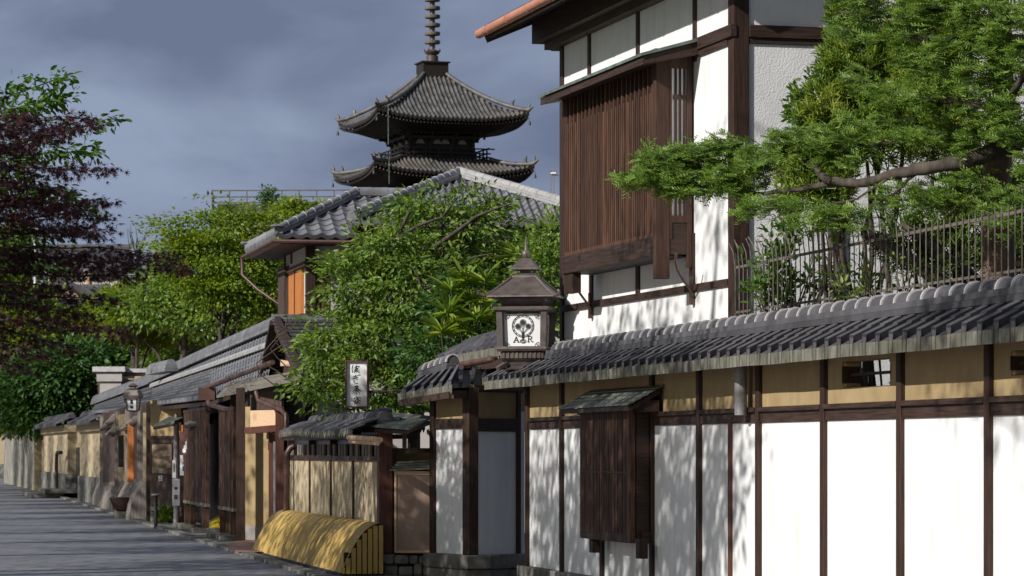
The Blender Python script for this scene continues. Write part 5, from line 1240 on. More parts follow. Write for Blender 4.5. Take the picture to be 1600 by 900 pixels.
def leafmat(name, cols, trans, tfac=0.35, rough=0.45, spec=0.4, ns=2.2):
    m = bpy.data.materials.new(name); m.use_nodes = True; n, l = m.node_tree.nodes, m.node_tree.links
    b = n['Principled BSDF']; b.inputs['Roughness'].default_value = rough; b.inputs['Specular IOR Level'].default_value = spec
    g = n.new('ShaderNodeNewGeometry'); cr = n.new('ShaderNodeValToRGB'); e = cr.color_ramp.elements
    e[0].color = (*cols[0], 1); e[-1].color = (*cols[-1], 1)
    for i, c in enumerate(cols[1:-1]): x = e.new((i + 1) / (len(cols) - 1)); x.color = (*c, 1)
    tc = n.new('ShaderNodeTexCoord'); nz = n.new('ShaderNodeTexNoise'); nz.inputs['Scale'].default_value = ns; l.new(tc.outputs['Object'], nz.inputs['Vector'])
    ad = n.new('ShaderNodeMath'); ad.operation = 'MULTIPLY_ADD'; ad.inputs[1].default_value = 0.62; l.new(g.outputs['Random Per Island'], ad.inputs[0])
    ms = n.new('ShaderNodeMath'); ms.operation = 'MULTIPLY_ADD'; ms.inputs[1].default_value = 1.6; ms.inputs[2].default_value = -.62; l.new(nz.outputs['Fac'], ms.inputs[0]); l.new(ms.outputs[0], ad.inputs[2])
    l.new(ad.outputs[0], cr.inputs[0]); l.new(cr.outputs[0], b.inputs['Base Color'])
    t = n.new('ShaderNodeBsdfTranslucent'); mc = n.new('ShaderNodeMix'); mc.data_type = 'RGBA'; mc.blend_type = 'MULTIPLY'; mc.inputs[0].default_value = 1; mc.inputs[7].default_value = (*trans, 1)
    l.new(cr.outputs[0], mc.inputs[6]); l.new(mc.outputs[2], t.inputs[0])
    mx = n.new('ShaderNodeMixShader'); mx.inputs[0].default_value = tfac; l.new(b.outputs[0], mx.inputs[1]); l.new(t.outputs[0], mx.inputs[2]); l.new(mx.outputs[0], n['Material Output'].inputs[0])
    return m
LM = {
 'mid': leafmat('green_leaf', [(.035,.080,.014),(.105,.185,.032),(.185,.275,.055),(.29,.37,.11)], (2.0, 1.9, .8)),
 'bright': leafmat('bright_green_leaf', [(.05,.10,.010),(.13,.215,.02),(.21,.305,.032),(.30,.36,.055)], (2.0, 1.7, .6), .42),
 'dark': leafmat('dark_green_leaf', [(.018,.050,.016),(.042,.105,.028),(.075,.150,.038),(.11,.19,.05)], (1.8, 1.8, .9), .25),
 'maple': leafmat('dark_red_leaf', [(.016,.008,.011),(.034,.012,.017),(.058,.018,.023),(.095,.028,.026)], (2.2, .7, .5), .2, .5, .3),
 'cherry': leafmat('cherry_leaf', [(0.0345, 0.0862, 0.0138), (0.0690, 0.1495, 0.0207), (0.1035, 0.1955, 0.0253)], (2.0, 1.8, .5), .45),
 'fir': leafmat('fir_needle', [(.046,.096,.017),(.100,.180,.028),(.16,.255,.042),(.26,.345,.075)], (1.7, 1.6, .7), .3, ns=7.0),
 'podo': leafmat('narrow_leaf', [(0.0686, 0.1323, 0.0194), (0.1469, 0.2363, 0.0356), (0.2349, 0.3307, 0.0568), (0.3719, 0.4158, 0.0972)], (2.0, 1.8, .7), .35),
 'yellowgreen': leafmat('yellow_green_leaf', [(0.0720, 0.1140, 0.0120), (0.1440, 0.1980, 0.0180), (0.2160, 0.2520, 0.0240), (0.3240, 0.2640, 0.0360)], (2.0, 1.6, .5), .42),
}
M['bark'] = pmat('grey_brown_bark', (0.028, 0.021, 0.016), (0.095, 0.075, 0.058), 9, (1, 1, .35), .9, .02, 12)
M['bark_red'] = pmat('red_brown_bark', (0.085, 0.05, 0.035), (0.22, 0.14, 0.10), 5, (1, 1, .4), .9, .03, 9)
def curve_pts(a, b, n, wob, rng, sag=0.0):
    a, b = Vector(a), Vector(b); L = (b - a).length; o1 = Vector([rng.uniform(-1, 1) for _ in range(3)]) * wob * L; out = []
    for i in range(n + 1):
        t = i / n; s = math.sin(math.pi * t); v = a.lerp(b, t) + o1 * s + Vector((0, 0, sag * L * s)) + Vector([rng.uniform(-1, 1) for _ in range(3)]) * wob * .25 * L * s; out.append(v)
    return out
def cluster_leaves(C, out, per, spread, flat, size, ratio, rng, droop=.25, upn=.8, jit=.8, outn=0):
    """leaves round each cluster centre C with outward direction 'out'"""
    n = len(C); off = rng.normal(size=(n, per, 3)) * spread; off[..., 2] *= flat
    pos = (C[:, None, :] + off).reshape(-1, 3)
    d = np.repeat(out, per, axis=0) * .7 + unit(off.reshape(-1, 3)) * .9 + rng.normal(size=(n * per, 3)) * jit * .5; d[:, 2] -= droop
    nr = rng.normal(size=(n * per, 3)) * jit; nr[:, 2] += upn; nr += np.repeat(out, per, axis=0) * outn
    sz = size * rng.uniform(.65, 1.25, n * per)
    return pos, d, nr, sz, sz * ratio
def lobes_points(lobes, n, rng, shell=.55, fill=1.0):
    w = np.array([r[0] * r[2] for c, r in lobes]) ** 1.0; w /= w.sum(); idx = rng.choice(len(lobes), n, p=w)
    c = np.array([list(l[0]) for l in lobes])[idx]; r = np.array([list(l[1]) for l in lobes])[idx]
    u = unit(rng.normal(size=(n, 3))); rad = (shell ** 3 + (1 - shell ** 3) * rng.random(n)) ** (1 / 3)
    rad *= 1 + .10 * rng.normal(size=n)
    return c + u * r * rad[:, None], unit(u / r)
def tree(name, label, cat, base, lobes, nclus, per, spread, size, ratio, mat, bark='bark', tpl='leaf', seed=1, trunk_r=.12, limbs=True, shell=.55, flat=.6, droop=.25, upn=.8, group=None, extra_limbs=(), fork=.45, cname='crown', twigs=3, layer=0):
    rng = np.random.default_rng(seed); pr = random.Random(seed); base = Vector(base)
    t = thing(name, label, cat, base, 0, group)
    L = [(Vector(c) - base, r) for c, r in lobes]
    C, out = lobes_points(L, nclus, rng, shell)
    if layer: C[:, 2] = np.round((C[:, 2] + layer * (.8 * np.sin(C[:, 0] * 1.3 + C[:, 1]) + .6 * np.sin(C[:, 1] * 2.1))) / layer) * layer - layer * (.8 * np.sin(C[:, 0] * 1.3 + C[:, 1]) + .6 * np.sin(C[:, 1] * 2.1)) + rng.normal(size=len(C)) * layer * .14
    C[:, 2] = np.maximum(C[:, 2], .15)
    pos, d, nr, sz, wd = cluster_leaves(C, out, per, spread, flat, size, ratio, rng, droop, upn * .7, .7, 1.0)
    tb = MB()
    if limbs:
        cen = sum((c for c, r in L), Vector()) / len(L); zmin = min(c.z - r[2] for c, r in L)
        fk = Vector((cen.x * .35, cen.y * .35, max(.5, zmin + (cen.z - zmin) * fork)))
        tr = curve_pts((0, 0, -.1), fk, 6, .05, pr); tb.tube(tr, [trunk_r * (1 - .35 * i / 6) for i in range(7)], 9)
        for c, r in L:
            lp = curve_pts(tr[pr.choice((4, 5, 6))], c, 6, .10, pr, .04); rr = trunk_r * .5
            tb.tube(lp, [rr * (1 - .7 * i / 6) for i in range(7)], 7)
            for q in range(twigs):
                v = Vector([pr.uniform(-1, 1) for _ in range(3)]); v.normalize(); e = c + Vector((v.x * r[0], v.y * r[1], v.z * r[2])) * .85
                tb.tube(curve_pts(lp[pr.choice((3, 4, 5, 6))], e, 4, .12, pr), [rr * .35, rr * .3, rr * .22, rr * .15, rr * .08], 5)
        tb.build('trunk', M[bark], t, smooth=60)
    for pts, r0, r1 in extra_limbs:
        pts = [Vector(q) - base for q in pts]; MB().tube(pts, [r0 + (r1 - r0) * i / (len(pts) - 1) for i in range(len(pts))], 8).build('limb', M[bark], t, smooth=60)
    leaf_mesh(cname, pos, d, nr, sz, wd, tpl, mat, t)
    return t
def plobes(ls, Y, dep=.8):
    """ellipses seen in the photograph -> lobes at distance Y with real depth"""
    u = Y / F; return [(P(cx, cy, Y + dy), (rx * u, max(rx, ry) * u * dep, ry * u)) for cx, cy, rx, ry, dy in ls]

# --- the big green garden tree before the tiled house
Yt = 52.0
L = plobes([(690, 347, 92, 40, .6), (608, 392, 76, 46, 0), (772, 398, 68, 50, 1), (560, 450, 62, 50, -.3), (655, 440, 85, 60, -.5), (545, 530, 68, 45, -.6), (625, 540, 80, 55, -.8), (715, 520, 72, 55, -.2), (495, 612, 42, 24, -1.2), (590, 605, 75, 42, -1), (520, 560, 50, 40, -.8), (748, 322, 48, 26, 1), (648, 334, 42, 22, .8), (800, 440, 45, 60, .6), (660, 600, 45, 45, -.4)], Yt, .7)
ex = []
def limbp(*pts, Y=51.6): return [P(x, y, Y) for x, y in pts]
ex = [(limbp((652, 660), (646, 610), (625, 585), (596, 572), (560, 548), (520, 530)), .07, .02), (limbp((650, 640), (655, 590), (668, 540), (660, 470), (650, 420), (665, 380)), .085, .03), (limbp((660, 402), (690, 378), (716, 360), (745, 338), (775, 326), (800, 318)), .045, .015), (limbp((620, 372), (655, 352), (690, 340), (712, 312)), .035, .012), (limbp((560, 430), (600, 452), (640, 455), (680, 450)), .03, .015), (limbp((690, 430), (740, 402), (770, 396)), .03, .01), (limbp((640, 330), (620, 372), (590, 400), (560, 412)), .03, .01)]
tree('garden_tree', 'large bright green broadleaf tree with twisting limbs before the tiled house', 'tree', P(652, 705, Yt) * 1 + Vector((0, 0, -EYE)), L, 1250, 15, .125, .13, .42, LM['mid'], seed=11, trunk_r=.12, shell=.55, flat=.45, layer=.36, extra_limbs=ex, droop=.35)
# variegated shrub at its right, hedge at the corner of the white house
Ys = 47.5; rng = np.random.default_rng(5)
sh = thing('striped_shrub', 'shrub with long drooping yellow edged leaves left of the bronze lantern', 'shrub', (*P(735, 705, Ys)[:2], 0)); pos, dd, nn_ = [], [], []
st_ = MB(); o_ = Vector(sh.location)
for cx, cy in ((705, 455), (735, 470), (758, 440), (728, 440), (770, 470), (700, 490), (745, 500), (720, 520), (775, 510), (810, 400), (828, 395), (690, 520)):
    c = P(cx, cy, Ys + rng.uniform(-.4, .4)) - o_; st_.tube(curve_pts((0, .2, .5), c, 5, .05, random.Random(int(cx))), [.03, .025, .02, .018, .015, .01], 6)
    for j in range(26):
        a = rng.uniform(0, 6.28); e = rng.uniform(-.2, 1.1); pos.append(c); dd.append((math.cos(a) * math.cos(e), math.sin(a) * math.cos(e), math.sin(e))); nn_.append((-math.cos(a) * math.sin(e), -math.sin(a) * math.sin(e), math.cos(e)))
st_.build('stems', M['bark'], sh, smooth=60)
leaf_mesh('leaves', np.array(pos), np.array(dd), np.array(nn_), rng.uniform(.28, .5, len(pos)), .055, 'blade', LM['podo'], sh)
tree('corner_shrub', 'glossy green shrub growing between the lantern and the white house', 'shrub', P(850, 705, 46.5) + Vector((0, 0, -EYE)), plobes([(845, 430, 32, 60, 0), (860, 380, 25, 40, .5), (840, 490, 40, 40, 0)], 46.5), 330, 14, .11, .10, .5, LM['mid'], seed=21, trunk_r=.05)
tree('corner_shrub', 'dark broad leaved shrub below the yellow striped shrub on the gatehouse roof side', 'shrub', P(690, 705, 48.5) + Vector((0, 0, -EYE)), plobes([(690, 555, 60, 40, 0), (760, 500, 60, 50, .6), (720, 480, 55, 45, .8)], 48.5), 420, 13, .12, .13, .45, LM['dark'], seed=22, trunk_r=.05)
# --- broadleaf grove in the background
def bush(lab, ls, Y, n, size, mat, seed, per=13, sp=.35, nm='background_tree', dep=.8, flat=.55, ratio=.55, tr=.18, group='trees behind the row house', shell=.6, twigs=3, layer=0, bpx=None):
    cx = bpx or sum(l[0] for l in ls) / len(ls)
    return tree(nm, lab, 'tree', P(cx, 705, Y) + Vector((0, 0, -EYE)), plobes([(*l, 0) if len(l) == 4 else l for l in ls], Y, dep), n, per, sp, size, ratio, LM[mat], seed=seed, trunk_r=tr, flat=flat, group=group, shell=shell, twigs=twigs, layer=layer)
bush('tall airy yellow green tree with layered branches under the rooftop railing', [(345, 352, 55, 26), (300, 366, 42, 20), (395, 380, 48, 30), (330, 405, 68, 30), (400, 430, 50, 40), (350, 450, 70, 35), (290, 405, 40, 25), (440, 350, 26, 18), (425, 470, 30, 35), (265, 370, 25, 20)], 118, 470, .17, 'bright', 31, flat=.20, shell=.3, sp=.42, per=40, twigs=6, tr=.16, layer=.85)
bush('low spreading yellow green tree below the layered tree', [(230, 470, 60, 30), (300, 480, 60, 35), (360, 500, 60, 30), (410, 500, 40, 28), (190, 490, 40, 25), (260, 445, 40, 20)], 130, 430, .18, 'bright', 32, flat=.2, sp=.4, per=36, layer=.7)
bush('golden green bush tinged orange at the left of the grove', [(205, 500, 48, 26), (240, 520, 40, 22), (180, 465, 25, 15)], 132, 260, .17, 'yellowgreen', 33, per=26)
bush('soft green rounded shrub above the row house roof', [(320, 545, 70, 32), (270, 560, 50, 30), (380, 520, 40, 25)], 136, 620, .24, 'mid', 34, sp=.4)
bush('dense dark clipped evergreen behind the tan street walls', [(110, 590, 80, 48), (60, 605, 50, 50), (170, 575, 65, 38), (225, 560, 45, 28), (90, 640, 60, 30), (40, 640, 40, 28)], 140, 1500, .30, 'dark', 35, sp=.4)
bush('yellow green tree glowing at the left frame edge', [(15, 590, 45, 60), (0, 500, 50, 55), (20, 640, 40, 30), (30, 540, 40, 40)], 150, 800, .32, 'yellowgreen', 36, sp=.45, bpx=80)
bush('bright green tree showing under the red maple', [(70, 515, 55, 25), (130, 520, 45, 22), (40, 480, 40, 25), (150, 500, 35, 18)], 146, 560, .30, 'bright', 37, sp=.4)
bush('tall green tree rising at the left behind the maple', [(10, 430, 45, 55), (-30, 500, 60, 80), (20, 380, 30, 30)], 155, 520, .32, 'mid', 38, sp=.45, bpx=72)
bush('small bonsai like pine on the flat rooftop', [(417, 297, 9, 6), (411, 308, 9, 5), (424, 309, 9, 5), (417, 316, 10, 5)], 178, 70, .16, 'dark', 39, sp=.12, per=10, tr=.08, group='rooftop trees', nm='rooftop_pine')
bush('green shrub on the flat roof edge', [(450, 323, 22, 10), (475, 328, 15, 8), (500, 326, 12, 8)], 176, 110, .25, 'bright', 40, sp=.25, tr=.05, group='rooftop trees', nm='rooftop_shrub')
bush('mid green tree filling the gap behind the layered tree', [(300, 430, 60, 40), (390, 430, 70, 50), (430, 400, 40, 50), (340, 490, 90, 40), (240, 470, 50, 30)], 128, 620, .24, 'mid', 42, sp=.4)
bs = thing('bare_tree', 'small leafless twiggy tree against the sky left of the grove', 'tree', (*P(214, 705, 130)[:2], 0)); bm_ = MB(); pr = random.Random(8); tp = P(214, 395, 130) - Vector(bs.location)
bm_.tube([(0, 0, 0), (0, 0, 3), tp], [.12, .1, .05], 6)
for j in range(16): e = P(214 + pr.uniform(-20, 20), 355 + pr.uniform(-5, 22), 130) - Vector(bs.location); bm_.tube(curve_pts(tp - Vector((0, 0, pr.uniform(0, .5))), e, 4, .08, pr), [.03, .025, .02, .012, .006], 4)
bm_.build('branches', M['bark'], bs)

# --- fern before the plank wall
v = G(262, 817); rng = np.random.default_rng(14); fn = thing('fern', 'small green fern clump at the foot of the plank wall', 'fern', (v.x, v.y, 0))
n = 420; a = rng.uniform(0, 6.28, n); e = rng.uniform(.1, 1.3, n); d = np.stack([np.cos(a) * np.cos(e), np.sin(a) * np.cos(e), np.sin(e)], 1); r = rng.random(n) * .32
leaf_mesh('fronds', d * r[:, None] + np.array([0, 0, .02]), d + rng.normal(size=(n, 3)) * .4, rng.normal(size=(n, 3)) + np.array([0, 0, 1.]), .2, .05, 'blade', LM['mid'], fn)

# --- the fir over the wall, its long branch crossing the white house
Yf = 29.6; base = P(1562, 705, Yf) + Vector((0, 0, -EYE)); base.z = 0
fir = thing('fir_tree', 'old fir with long level branches reaching over the white wall and house', 'tree', base); bo = Vector(base)
tb = MB(); tb.tube([Vector((0, 0, 0)), P(1560, 420, Yf) - bo, P(1556, 300, Yf) - bo, P(1565, 150, Yf) - bo, P(1560, -40, Yf) - bo, P(1562, -250, Yf) - bo], [.2, .16, .14, .12, .10, .05], 12); tb.build('trunk', M['bark_red'], fir, smooth=60)
brr = random.Random(41)
def br(pts, r0, r1):     # pts: (px, py, Y)
    q0 = [P(*p_) - bo for p_ in pts]; q = []
    for i_ in range(len(q0) - 1):
        for k_ in range(4):
            v = q0[i_].lerp(q0[i_ + 1], k_ / 4); q.append(v + Vector([brr.gauss(0, .006) for _ in range(3)]) if k_ else v)
    q.append(q0[-1]); MB().tube(q, [(r0 + (r1 - r0) * (i / (len(q) - 1)) ** .8) * brr.uniform(.84, 1.16) for i in range(len(q))], 9).build('branch', M['bark'], fir, smooth=60); return q
axes = []
axes.append(br([(1560, 238, 29.6), (1600, 222, 29.0), (1545, 240, 28.8), (1500, 255, 28.7), (1440, 264, 28.8), (1400, 272, 29.1), (1340, 287, 29.4), (1292, 281, 29.7), (1268, 254, 29.9)][1:], .085, .03))
axes.append(br([(1340, 287, 29.4), (1290, 288, 29.8), (1240, 296, 30.2), (1190, 303, 30.6), (1130, 296, 31.0), (1060, 291, 31.2), (985, 290, 31.4)], .035, .008))
axes.append(br([(1300, 284, 29.6), (1268, 256, 29.9), (1235, 238, 30.3), (1190, 248, 30.8), (1130, 243, 31.2), (1060, 240, 31.3), (1020, 262, 31.4)], .03, .007))
axes.append(br([(1230, 238, 30.3), (1180, 230, 30.6), (1120, 218, 31.0)], .014, .006))
axes.append(br([(1562, 150, 29.6), (1590, 170, 28.8), (1540, 165, 28.6), (1480, 158, 28.8), (1420, 148, 29.2), (1380, 140, 29.6), (1330, 120, 30)][1:], .05, .012))
axes.append(br([(1562, 60, 29.6), (1500, 62, 28.9), (1440, 60, 29.1), (1380, 52, 29.5), (1315, 48, 30)], .05, .01))
axes.append(br([(1562, 0, 29.6), (1500, 10, 29.2), (1430, 22, 29.4), (1360, 28, 29.6), (1310, 18, 29.9)], .04, .01))
axes.append(br([(1562, 210, 29.6), (1500, 205, 29.1), (1440, 215, 29.3), (1370, 225, 29.7), (1300, 232, 30)], .035, .01))
axes.append(br([(1562, 200, 29.6), (1585, 140, 28.4), (1620, 90, 28)], .05, .02)); axes.append(br([(1562, 300, 29.6), (1610, 290, 28.6), (1660, 270, 28)], .05, .02))
axes.append(br([(1440, 264, 28.8), (1400, 300, 29.2), (1350, 330, 29.4), (1290, 350, 29.7)], .02, .006))
axes.append(br([(1400, 272, 29.1), (1340, 310, 29.3), (1270, 325, 29.8), (1215, 335, 30.1)], .016, .005))
pr = random.Random(17); rng = np.random.default_rng(17)
# pads of foliage (photo ellipses, tilt by row) made of flat sprays
pads = [(1000, 283, 34, 12, 31.4, 60), (1045, 258, 45, 26, 31.3, 150), (1095, 250, 45, 26, 31.2, 150), (1110, 285, 60, 20, 31.0, 130), (1060, 290, 35, 18, 31.2, 70), (1140, 230, 36, 18, 31.0, 80), (1165, 275, 45, 26, 30.7, 110), (1200, 245, 40, 20, 30.5, 90), (1175, 320, 22, 22, 30.6, 30), (1260, 225, 55, 25, 30.1, 150), (1320, 235, 50, 25, 29.8, 150), (1225, 318, 45, 18, 30.2, 60), (1290, 340, 50, 24, 29.8, 70), (1350, 340, 40, 20, 29.5, 45), (1330, 200, 45, 20, 29.8, 30), (1380, 190, 55, 30, 29.4, 60), (1340, 112, 30, 12, 29.9, 25), (1345, 48, 40, 12, 29.8, 60), (1410, 58, 50, 14, 29.4, 75), (1400, 140, 50, 14, 29.4, 65), (1460, 95, 55, 22, 29.2, 110), (1470, 150, 60, 30, 28.9, 170), (1520, 80, 60, 35, 28.9, 190), (1560, 120, 55, 35, 28.6, 170), (1540, 190, 55, 26, 28.7, 140), (1590, 60, 50, 40, 28.5, 160), (1470, 20, 60, 26, 29.2, 160), (1560, 20, 60, 26, 28.8, 160), (1370, 15, 50, 12, 29.6, 50), (1440, 212, 50, 14, 29.1, 60), (1500, 215, 45, 22, 28.9, 100), (1590, 190, 40, 40, 28.4, 110), (1420, 310, 50, 22, 29.2, 80), (1480, 300, 45, 28, 29, 100), (1530, 300, 45, 28, 28.8, 80), (1590, 330, 40, 40, 28.4, 90), (1400, -30, 120, 40, 29.4, 200), (1530, -40, 120, 50, 29, 200), (1660, 40, 70, 120, 28.2, 200), (1650, 220, 60, 80, 28.2, 140)]
pos, dd, nr, sz, wd = [], [], [], [], []; tw = MB()
K = 13
for cx, cy, rx, ry, Y, n in pads:
    u = Y / F
    for j in range(int(n * (1.2 if cx < 1300 else .85))):
        a, r = rng.uniform(0, 6.283), math.sqrt(rng.random()); dy = rng.normal() * .18
        c = np.array(P(cx + rx * r * math.cos(a), cy + ry * r * math.sin(a), Y + dy) - bo)
        ax = unit(np.array([-.75 + rng.normal() * .55, -.15 + rng.normal() * .5, -.12 + rng.normal() * .25])); nm = unit(np.array([rng.normal() * .35, rng.normal() * .35 - .45, 1.0])); sd = unit(np.cross(nm, ax))
        L_ = rng.uniform(.10, .19)
        for (st0, d0, l0, m_) in ((0, ax, L_, K), (.35, unit(ax + sd * .9), L_ * .65, 8), (.35, unit(ax - sd * .9), L_ * .65, 8)):
            o0 = c + ax * L_ * st0; s0 = np.cross(nm, d0)
            t = np.linspace(0, 1, m_); sg = np.where(np.arange(m_) % 2 == 0, 1, -1)
            pos.append(o0 + d0 * (t * l0)[:, None]); dd.append(d0 * .55 + s0[None, :] * sg[:, None] + nm * .25); nr.append(np.repeat(nm[None, :], m_, 0) + rng.normal(size=(m_, 3)) * .25); sz.append(np.full(m_, .042)); wd.append(np.full(m_, .0115))
leaf_mesh('needles', np.concatenate(pos), np.concatenate(dd), np.concatenate(nr), np.concatenate(sz), np.concatenate(wd), 'needle', LM['fir'], fir)
# --- narrow leaved evergreen behind the fir, and the garden plants along the side wall
def narrow(lab, ls, Y, n, seed, base_px, lw=.014, ll=.11, per=15, mat='podo', cat='shrub', nm='podocarpus'):
    rng = np.random.default_rng(seed); b = P(base_px, 705, Y) + Vector((0, 0, -EYE)); t = thing(nm, lab, cat, b); L = [(c - b, r) for c, r in plobes([(*l, 0) for l in ls], Y, .7)]
    C, out = lobes_points(L, n, rng, .25); tb = MB(); pr = random.Random(seed)
    for c, r in L: tb.tube(curve_pts((0, 0, .3), c, 7, .06, pr), [.05 - .005 * i for i in range(8)], 7)
    for q in range(0, n, 5): v = Vector(C[q]); tb.tube([v - Vector(out[q]) * .35 - Vector((0, 0, .12)), v], [.008, .004], 4)
    tb.build('stems', M['bark'], t, smooth=60)
    pos = np.repeat(C, per, 0) + rng.normal(size=(n * per, 3)) * .02; a = rng.uniform(0, 6.283, n * per); d = np.repeat(out * .5 + np.array([0, 0, .55]), per, 0) + rng.normal(size=(n * per, 3)) * .55
    leaf_mesh('leaves', pos, d, rng.normal(size=(n * per, 3)) + np.array([0, -.3, .8]), ll * rng.uniform(.7, 1.3, n * per), lw, 'blade', LM[mat], t); return t
narrow('yellow green narrow leaved evergreen behind the fir branches', [(1295, 180, 48, 60), (1262, 260, 48, 36), (1340, 100, 60, 60), (1350, 200, 70, 70), (1400, 130, 70, 80), (1330, 20, 40, 40), (1280, 290, 60, 40), (1450, 60, 80, 70), (1460, 180, 80, 80)], 33.0, 2100, 51, 1390)
narrow('dark narrow leaved shrub behind the iron fence at the right edge', [(1540, 290, 60, 45), (1590, 330, 50, 60), (1480, 340, 60, 50), (1420, 380, 60, 40), (1570, 400, 50, 40), (1500, 400, 60, 35), (1640, 300, 60, 90)], 31.5, 800, 52, 1520, mat='fir', ll=.10, lw=.014)
def sprig(lab, ls, Y, n, seed, base_px, size, mat='cherry', ratio=.36, nm='garden_shrub', per=7):
    rng = np.random.default_rng(seed); b = P(base_px, 705, Y) + Vector((0, 0, -EYE)); t = thing(nm, lab, 'shrub', b); tb = MB(); pr = random.Random(seed); C, O = [], []
    for cx, cy, rx, ry in ls:
        for j in range(n):
            e = P(cx + pr.uniform(-rx, rx), cy + pr.uniform(-ry, ry), Y + pr.uniform(-.3, .3)) - b; s = P(cx + (base_px - cx) * .4 + pr.uniform(-8, 8), cy + ry * 1.6 + 30, Y) - b
            q = curve_pts(s, e, 5, .07, pr); tb.tube(q, [.011, .010, .008, .007, .005, .003], 5)
            for k_ in (3, 4, 5): C.append(list(q[k_])); O.append(list((e - s).normalized()))
        tb.tube(curve_pts((0, 0, .5), P(cx + (base_px - cx) * .4, cy + ry * 1.6 + 30, Y) - b, 5, .04, pr), .012, 5)
    tb.build('stems', M['bark'], t, smooth=60); C = np.array(C); O = np.array(O)
    pos, d, nr, sz, wd = cluster_leaves(C, O, per, .035, 1, size, ratio, rng, .1, .5, .9); leaf_mesh('leaves', pos, d, nr, sz, wd, 'blade', LM[mat], t); return t
sprig('sparse broad leaved shrub in the corner beside the white house and fence', [(1205, 385, 22, 30), (1235, 345, 22, 18), (1250, 400, 35, 35), (1190, 420, 18, 35), (1290, 420, 35, 25), (1215, 450, 30, 20)], 33.6, 7, 61, 1230, .10)
sprig('light green whorled sprig standing clear of the rough white side wall', [(1272, 122, 20, 12), (1255, 150, 16, 10), (1290, 165, 22, 18), (1240, 172, 9, 7), (1262, 185, 14, 12)], 33.2, 7, 62, 1310, .085, per=8)
sprig('low leafy shrub behind the middle of the iron fence', [(1350, 420, 40, 22), (1420, 420, 40, 25), (1480, 410, 40, 22), (1330, 445, 30, 12)], 30.5, 5, 63, 1400, .07, mat='mid')
dl = thing('leaning_log', 'dark fallen branch leaning behind the iron fence', 'branch', (*P(1440, 705, 31)[:2], 0)); o_ = Vector(dl.location); lg = MB(); lg.tube([P(1350, 362, 31.5) - o_, P(1400, 395, 31.2) - o_, P(1450, 425, 31) - o_, P(1500, 462, 30.8) - o_], [.05, .07, .08, .08], 8); lg.tube([P(1410, 350, 31.4) - o_, P(1470, 395, 31.1) - o_, P(1530, 440, 30.8) - o_], [.04, .05, .06], 8); lg.build('log', M['bark'], dl, smooth=60)
# white shed glimpsed behind the fence
sb_ = thing('garden_bracing', 'grey weathered post and rails behind the fence at the right edge', 'post', (*P(1565, 705, 30.5)[:2], 0)); m_ = MB(); m_.box(-.07, .07, -.07, .07, 0, 3.95); m_.bar((.05, 0, 3.55), (1.5, -.3, 3.6), .08); m_.build('timber', M['wood'], sb_)

# --- dark red maple and the cherry at the left edge
Ym = 41.0; base = Vector((-8.6, 40.0, 0)); rng = np.random.default_rng(23); pr = random.Random(23)
mp_ = thing('red_maple', 'dark purple red maple with layered leaf sprays hanging in from the left', 'tree', base)
tb = MB(); tb.tube([Vector((0, 0, 0)), Vector((.1, .3, 1.6)), Vector((-.1, .5, 3.2)), Vector((.2, .8, 5.0)), Vector((0, 1, 6.6))], [.2, .17, .14, .09, .03], 10); tb.build('trunk', M['bark'], mp_, smooth=60)
sprays = [(0, 188, 60, 185), (0, 200, 95, 212), (30, 250, 148, 190), (0, 262, 175, 268), (0, 300, 178, 345), (10, 330, 168, 372), (0, 350, 120, 330), (0, 395, 275, 402), (60, 400, 300, 420), (0, 420, 220, 430), (0, 455, 185, 470), (0, 470, 150, 495), (0, 490, 195, 520), (0, 500, 110, 545), (0, 520, 70, 560), (0, 225, 60, 235), (0, 280, 110, 300), (0, 365, 160, 360), (0, 440, 100, 450), (-20, 545, 40, 575), (0, 215, 140, 185), (20, 320, 175, 318)]
C, O = [], []
for x0, y0, x1, y1 in sprays:
    Y = Ym + pr.uniform(-1.2, 1.0); a = P(x0 - 60, y0 - 4, Y) - base; e = P(x1, y1, Y + pr.uniform(-.3, .3)) - base; s = Vector((.05, .6, max(.8, a.z - .3)))
    q = curve_pts(s, a, 4, .06, pr) + curve_pts(a, e, 8, .035, pr)[1:]
    tb = MB(); tb.tube(q, [.035 - .0026 * i for i in range(len(q))], 6); tb.build('branch', M['bark'], mp_, smooth=60)
    for t in np.linspace(0, 1, max(14, int((x1 - x0 + 60) / 4.2))):
        c = a.lerp(e, t); w = 9 * (1 - .6 * t) + 3
        for j in range(2): C.append([c.x + pr.uniform(-8, 8) * Y / F, c.y + pr.uniform(-.45, .45), c.z + pr.gauss(0, w * .55) * Y / F]); O.append([.9, pr.uniform(-.4, .4), -.2])
for j in range(900):     # the out-of-frame body of the crown
    a_, r_ = pr.uniform(0, 6.28), math.sqrt(pr.random()) * 2.2; z_ = pr.uniform(2.2, 6.6); C.append([-.6 + r_ * math.cos(a_) * (1 if math.cos(a_) < 0 else .55), .6 + r_ * math.sin(a_), round(z_ * 2.2) / 2.2 + pr.gauss(0, .08)]); O.append([math.cos(a_), math.sin(a_), -.2])
C, O = np.array(C), np.array(O)
pos, d, nr, sz, wd = cluster_leaves(C, O, 5, .06, .45, .085, .95, rng, .35, 1.1, .55)
leaf_mesh('crown', pos, d, nr, sz, wd, 'maple', LM['maple'], mp_)
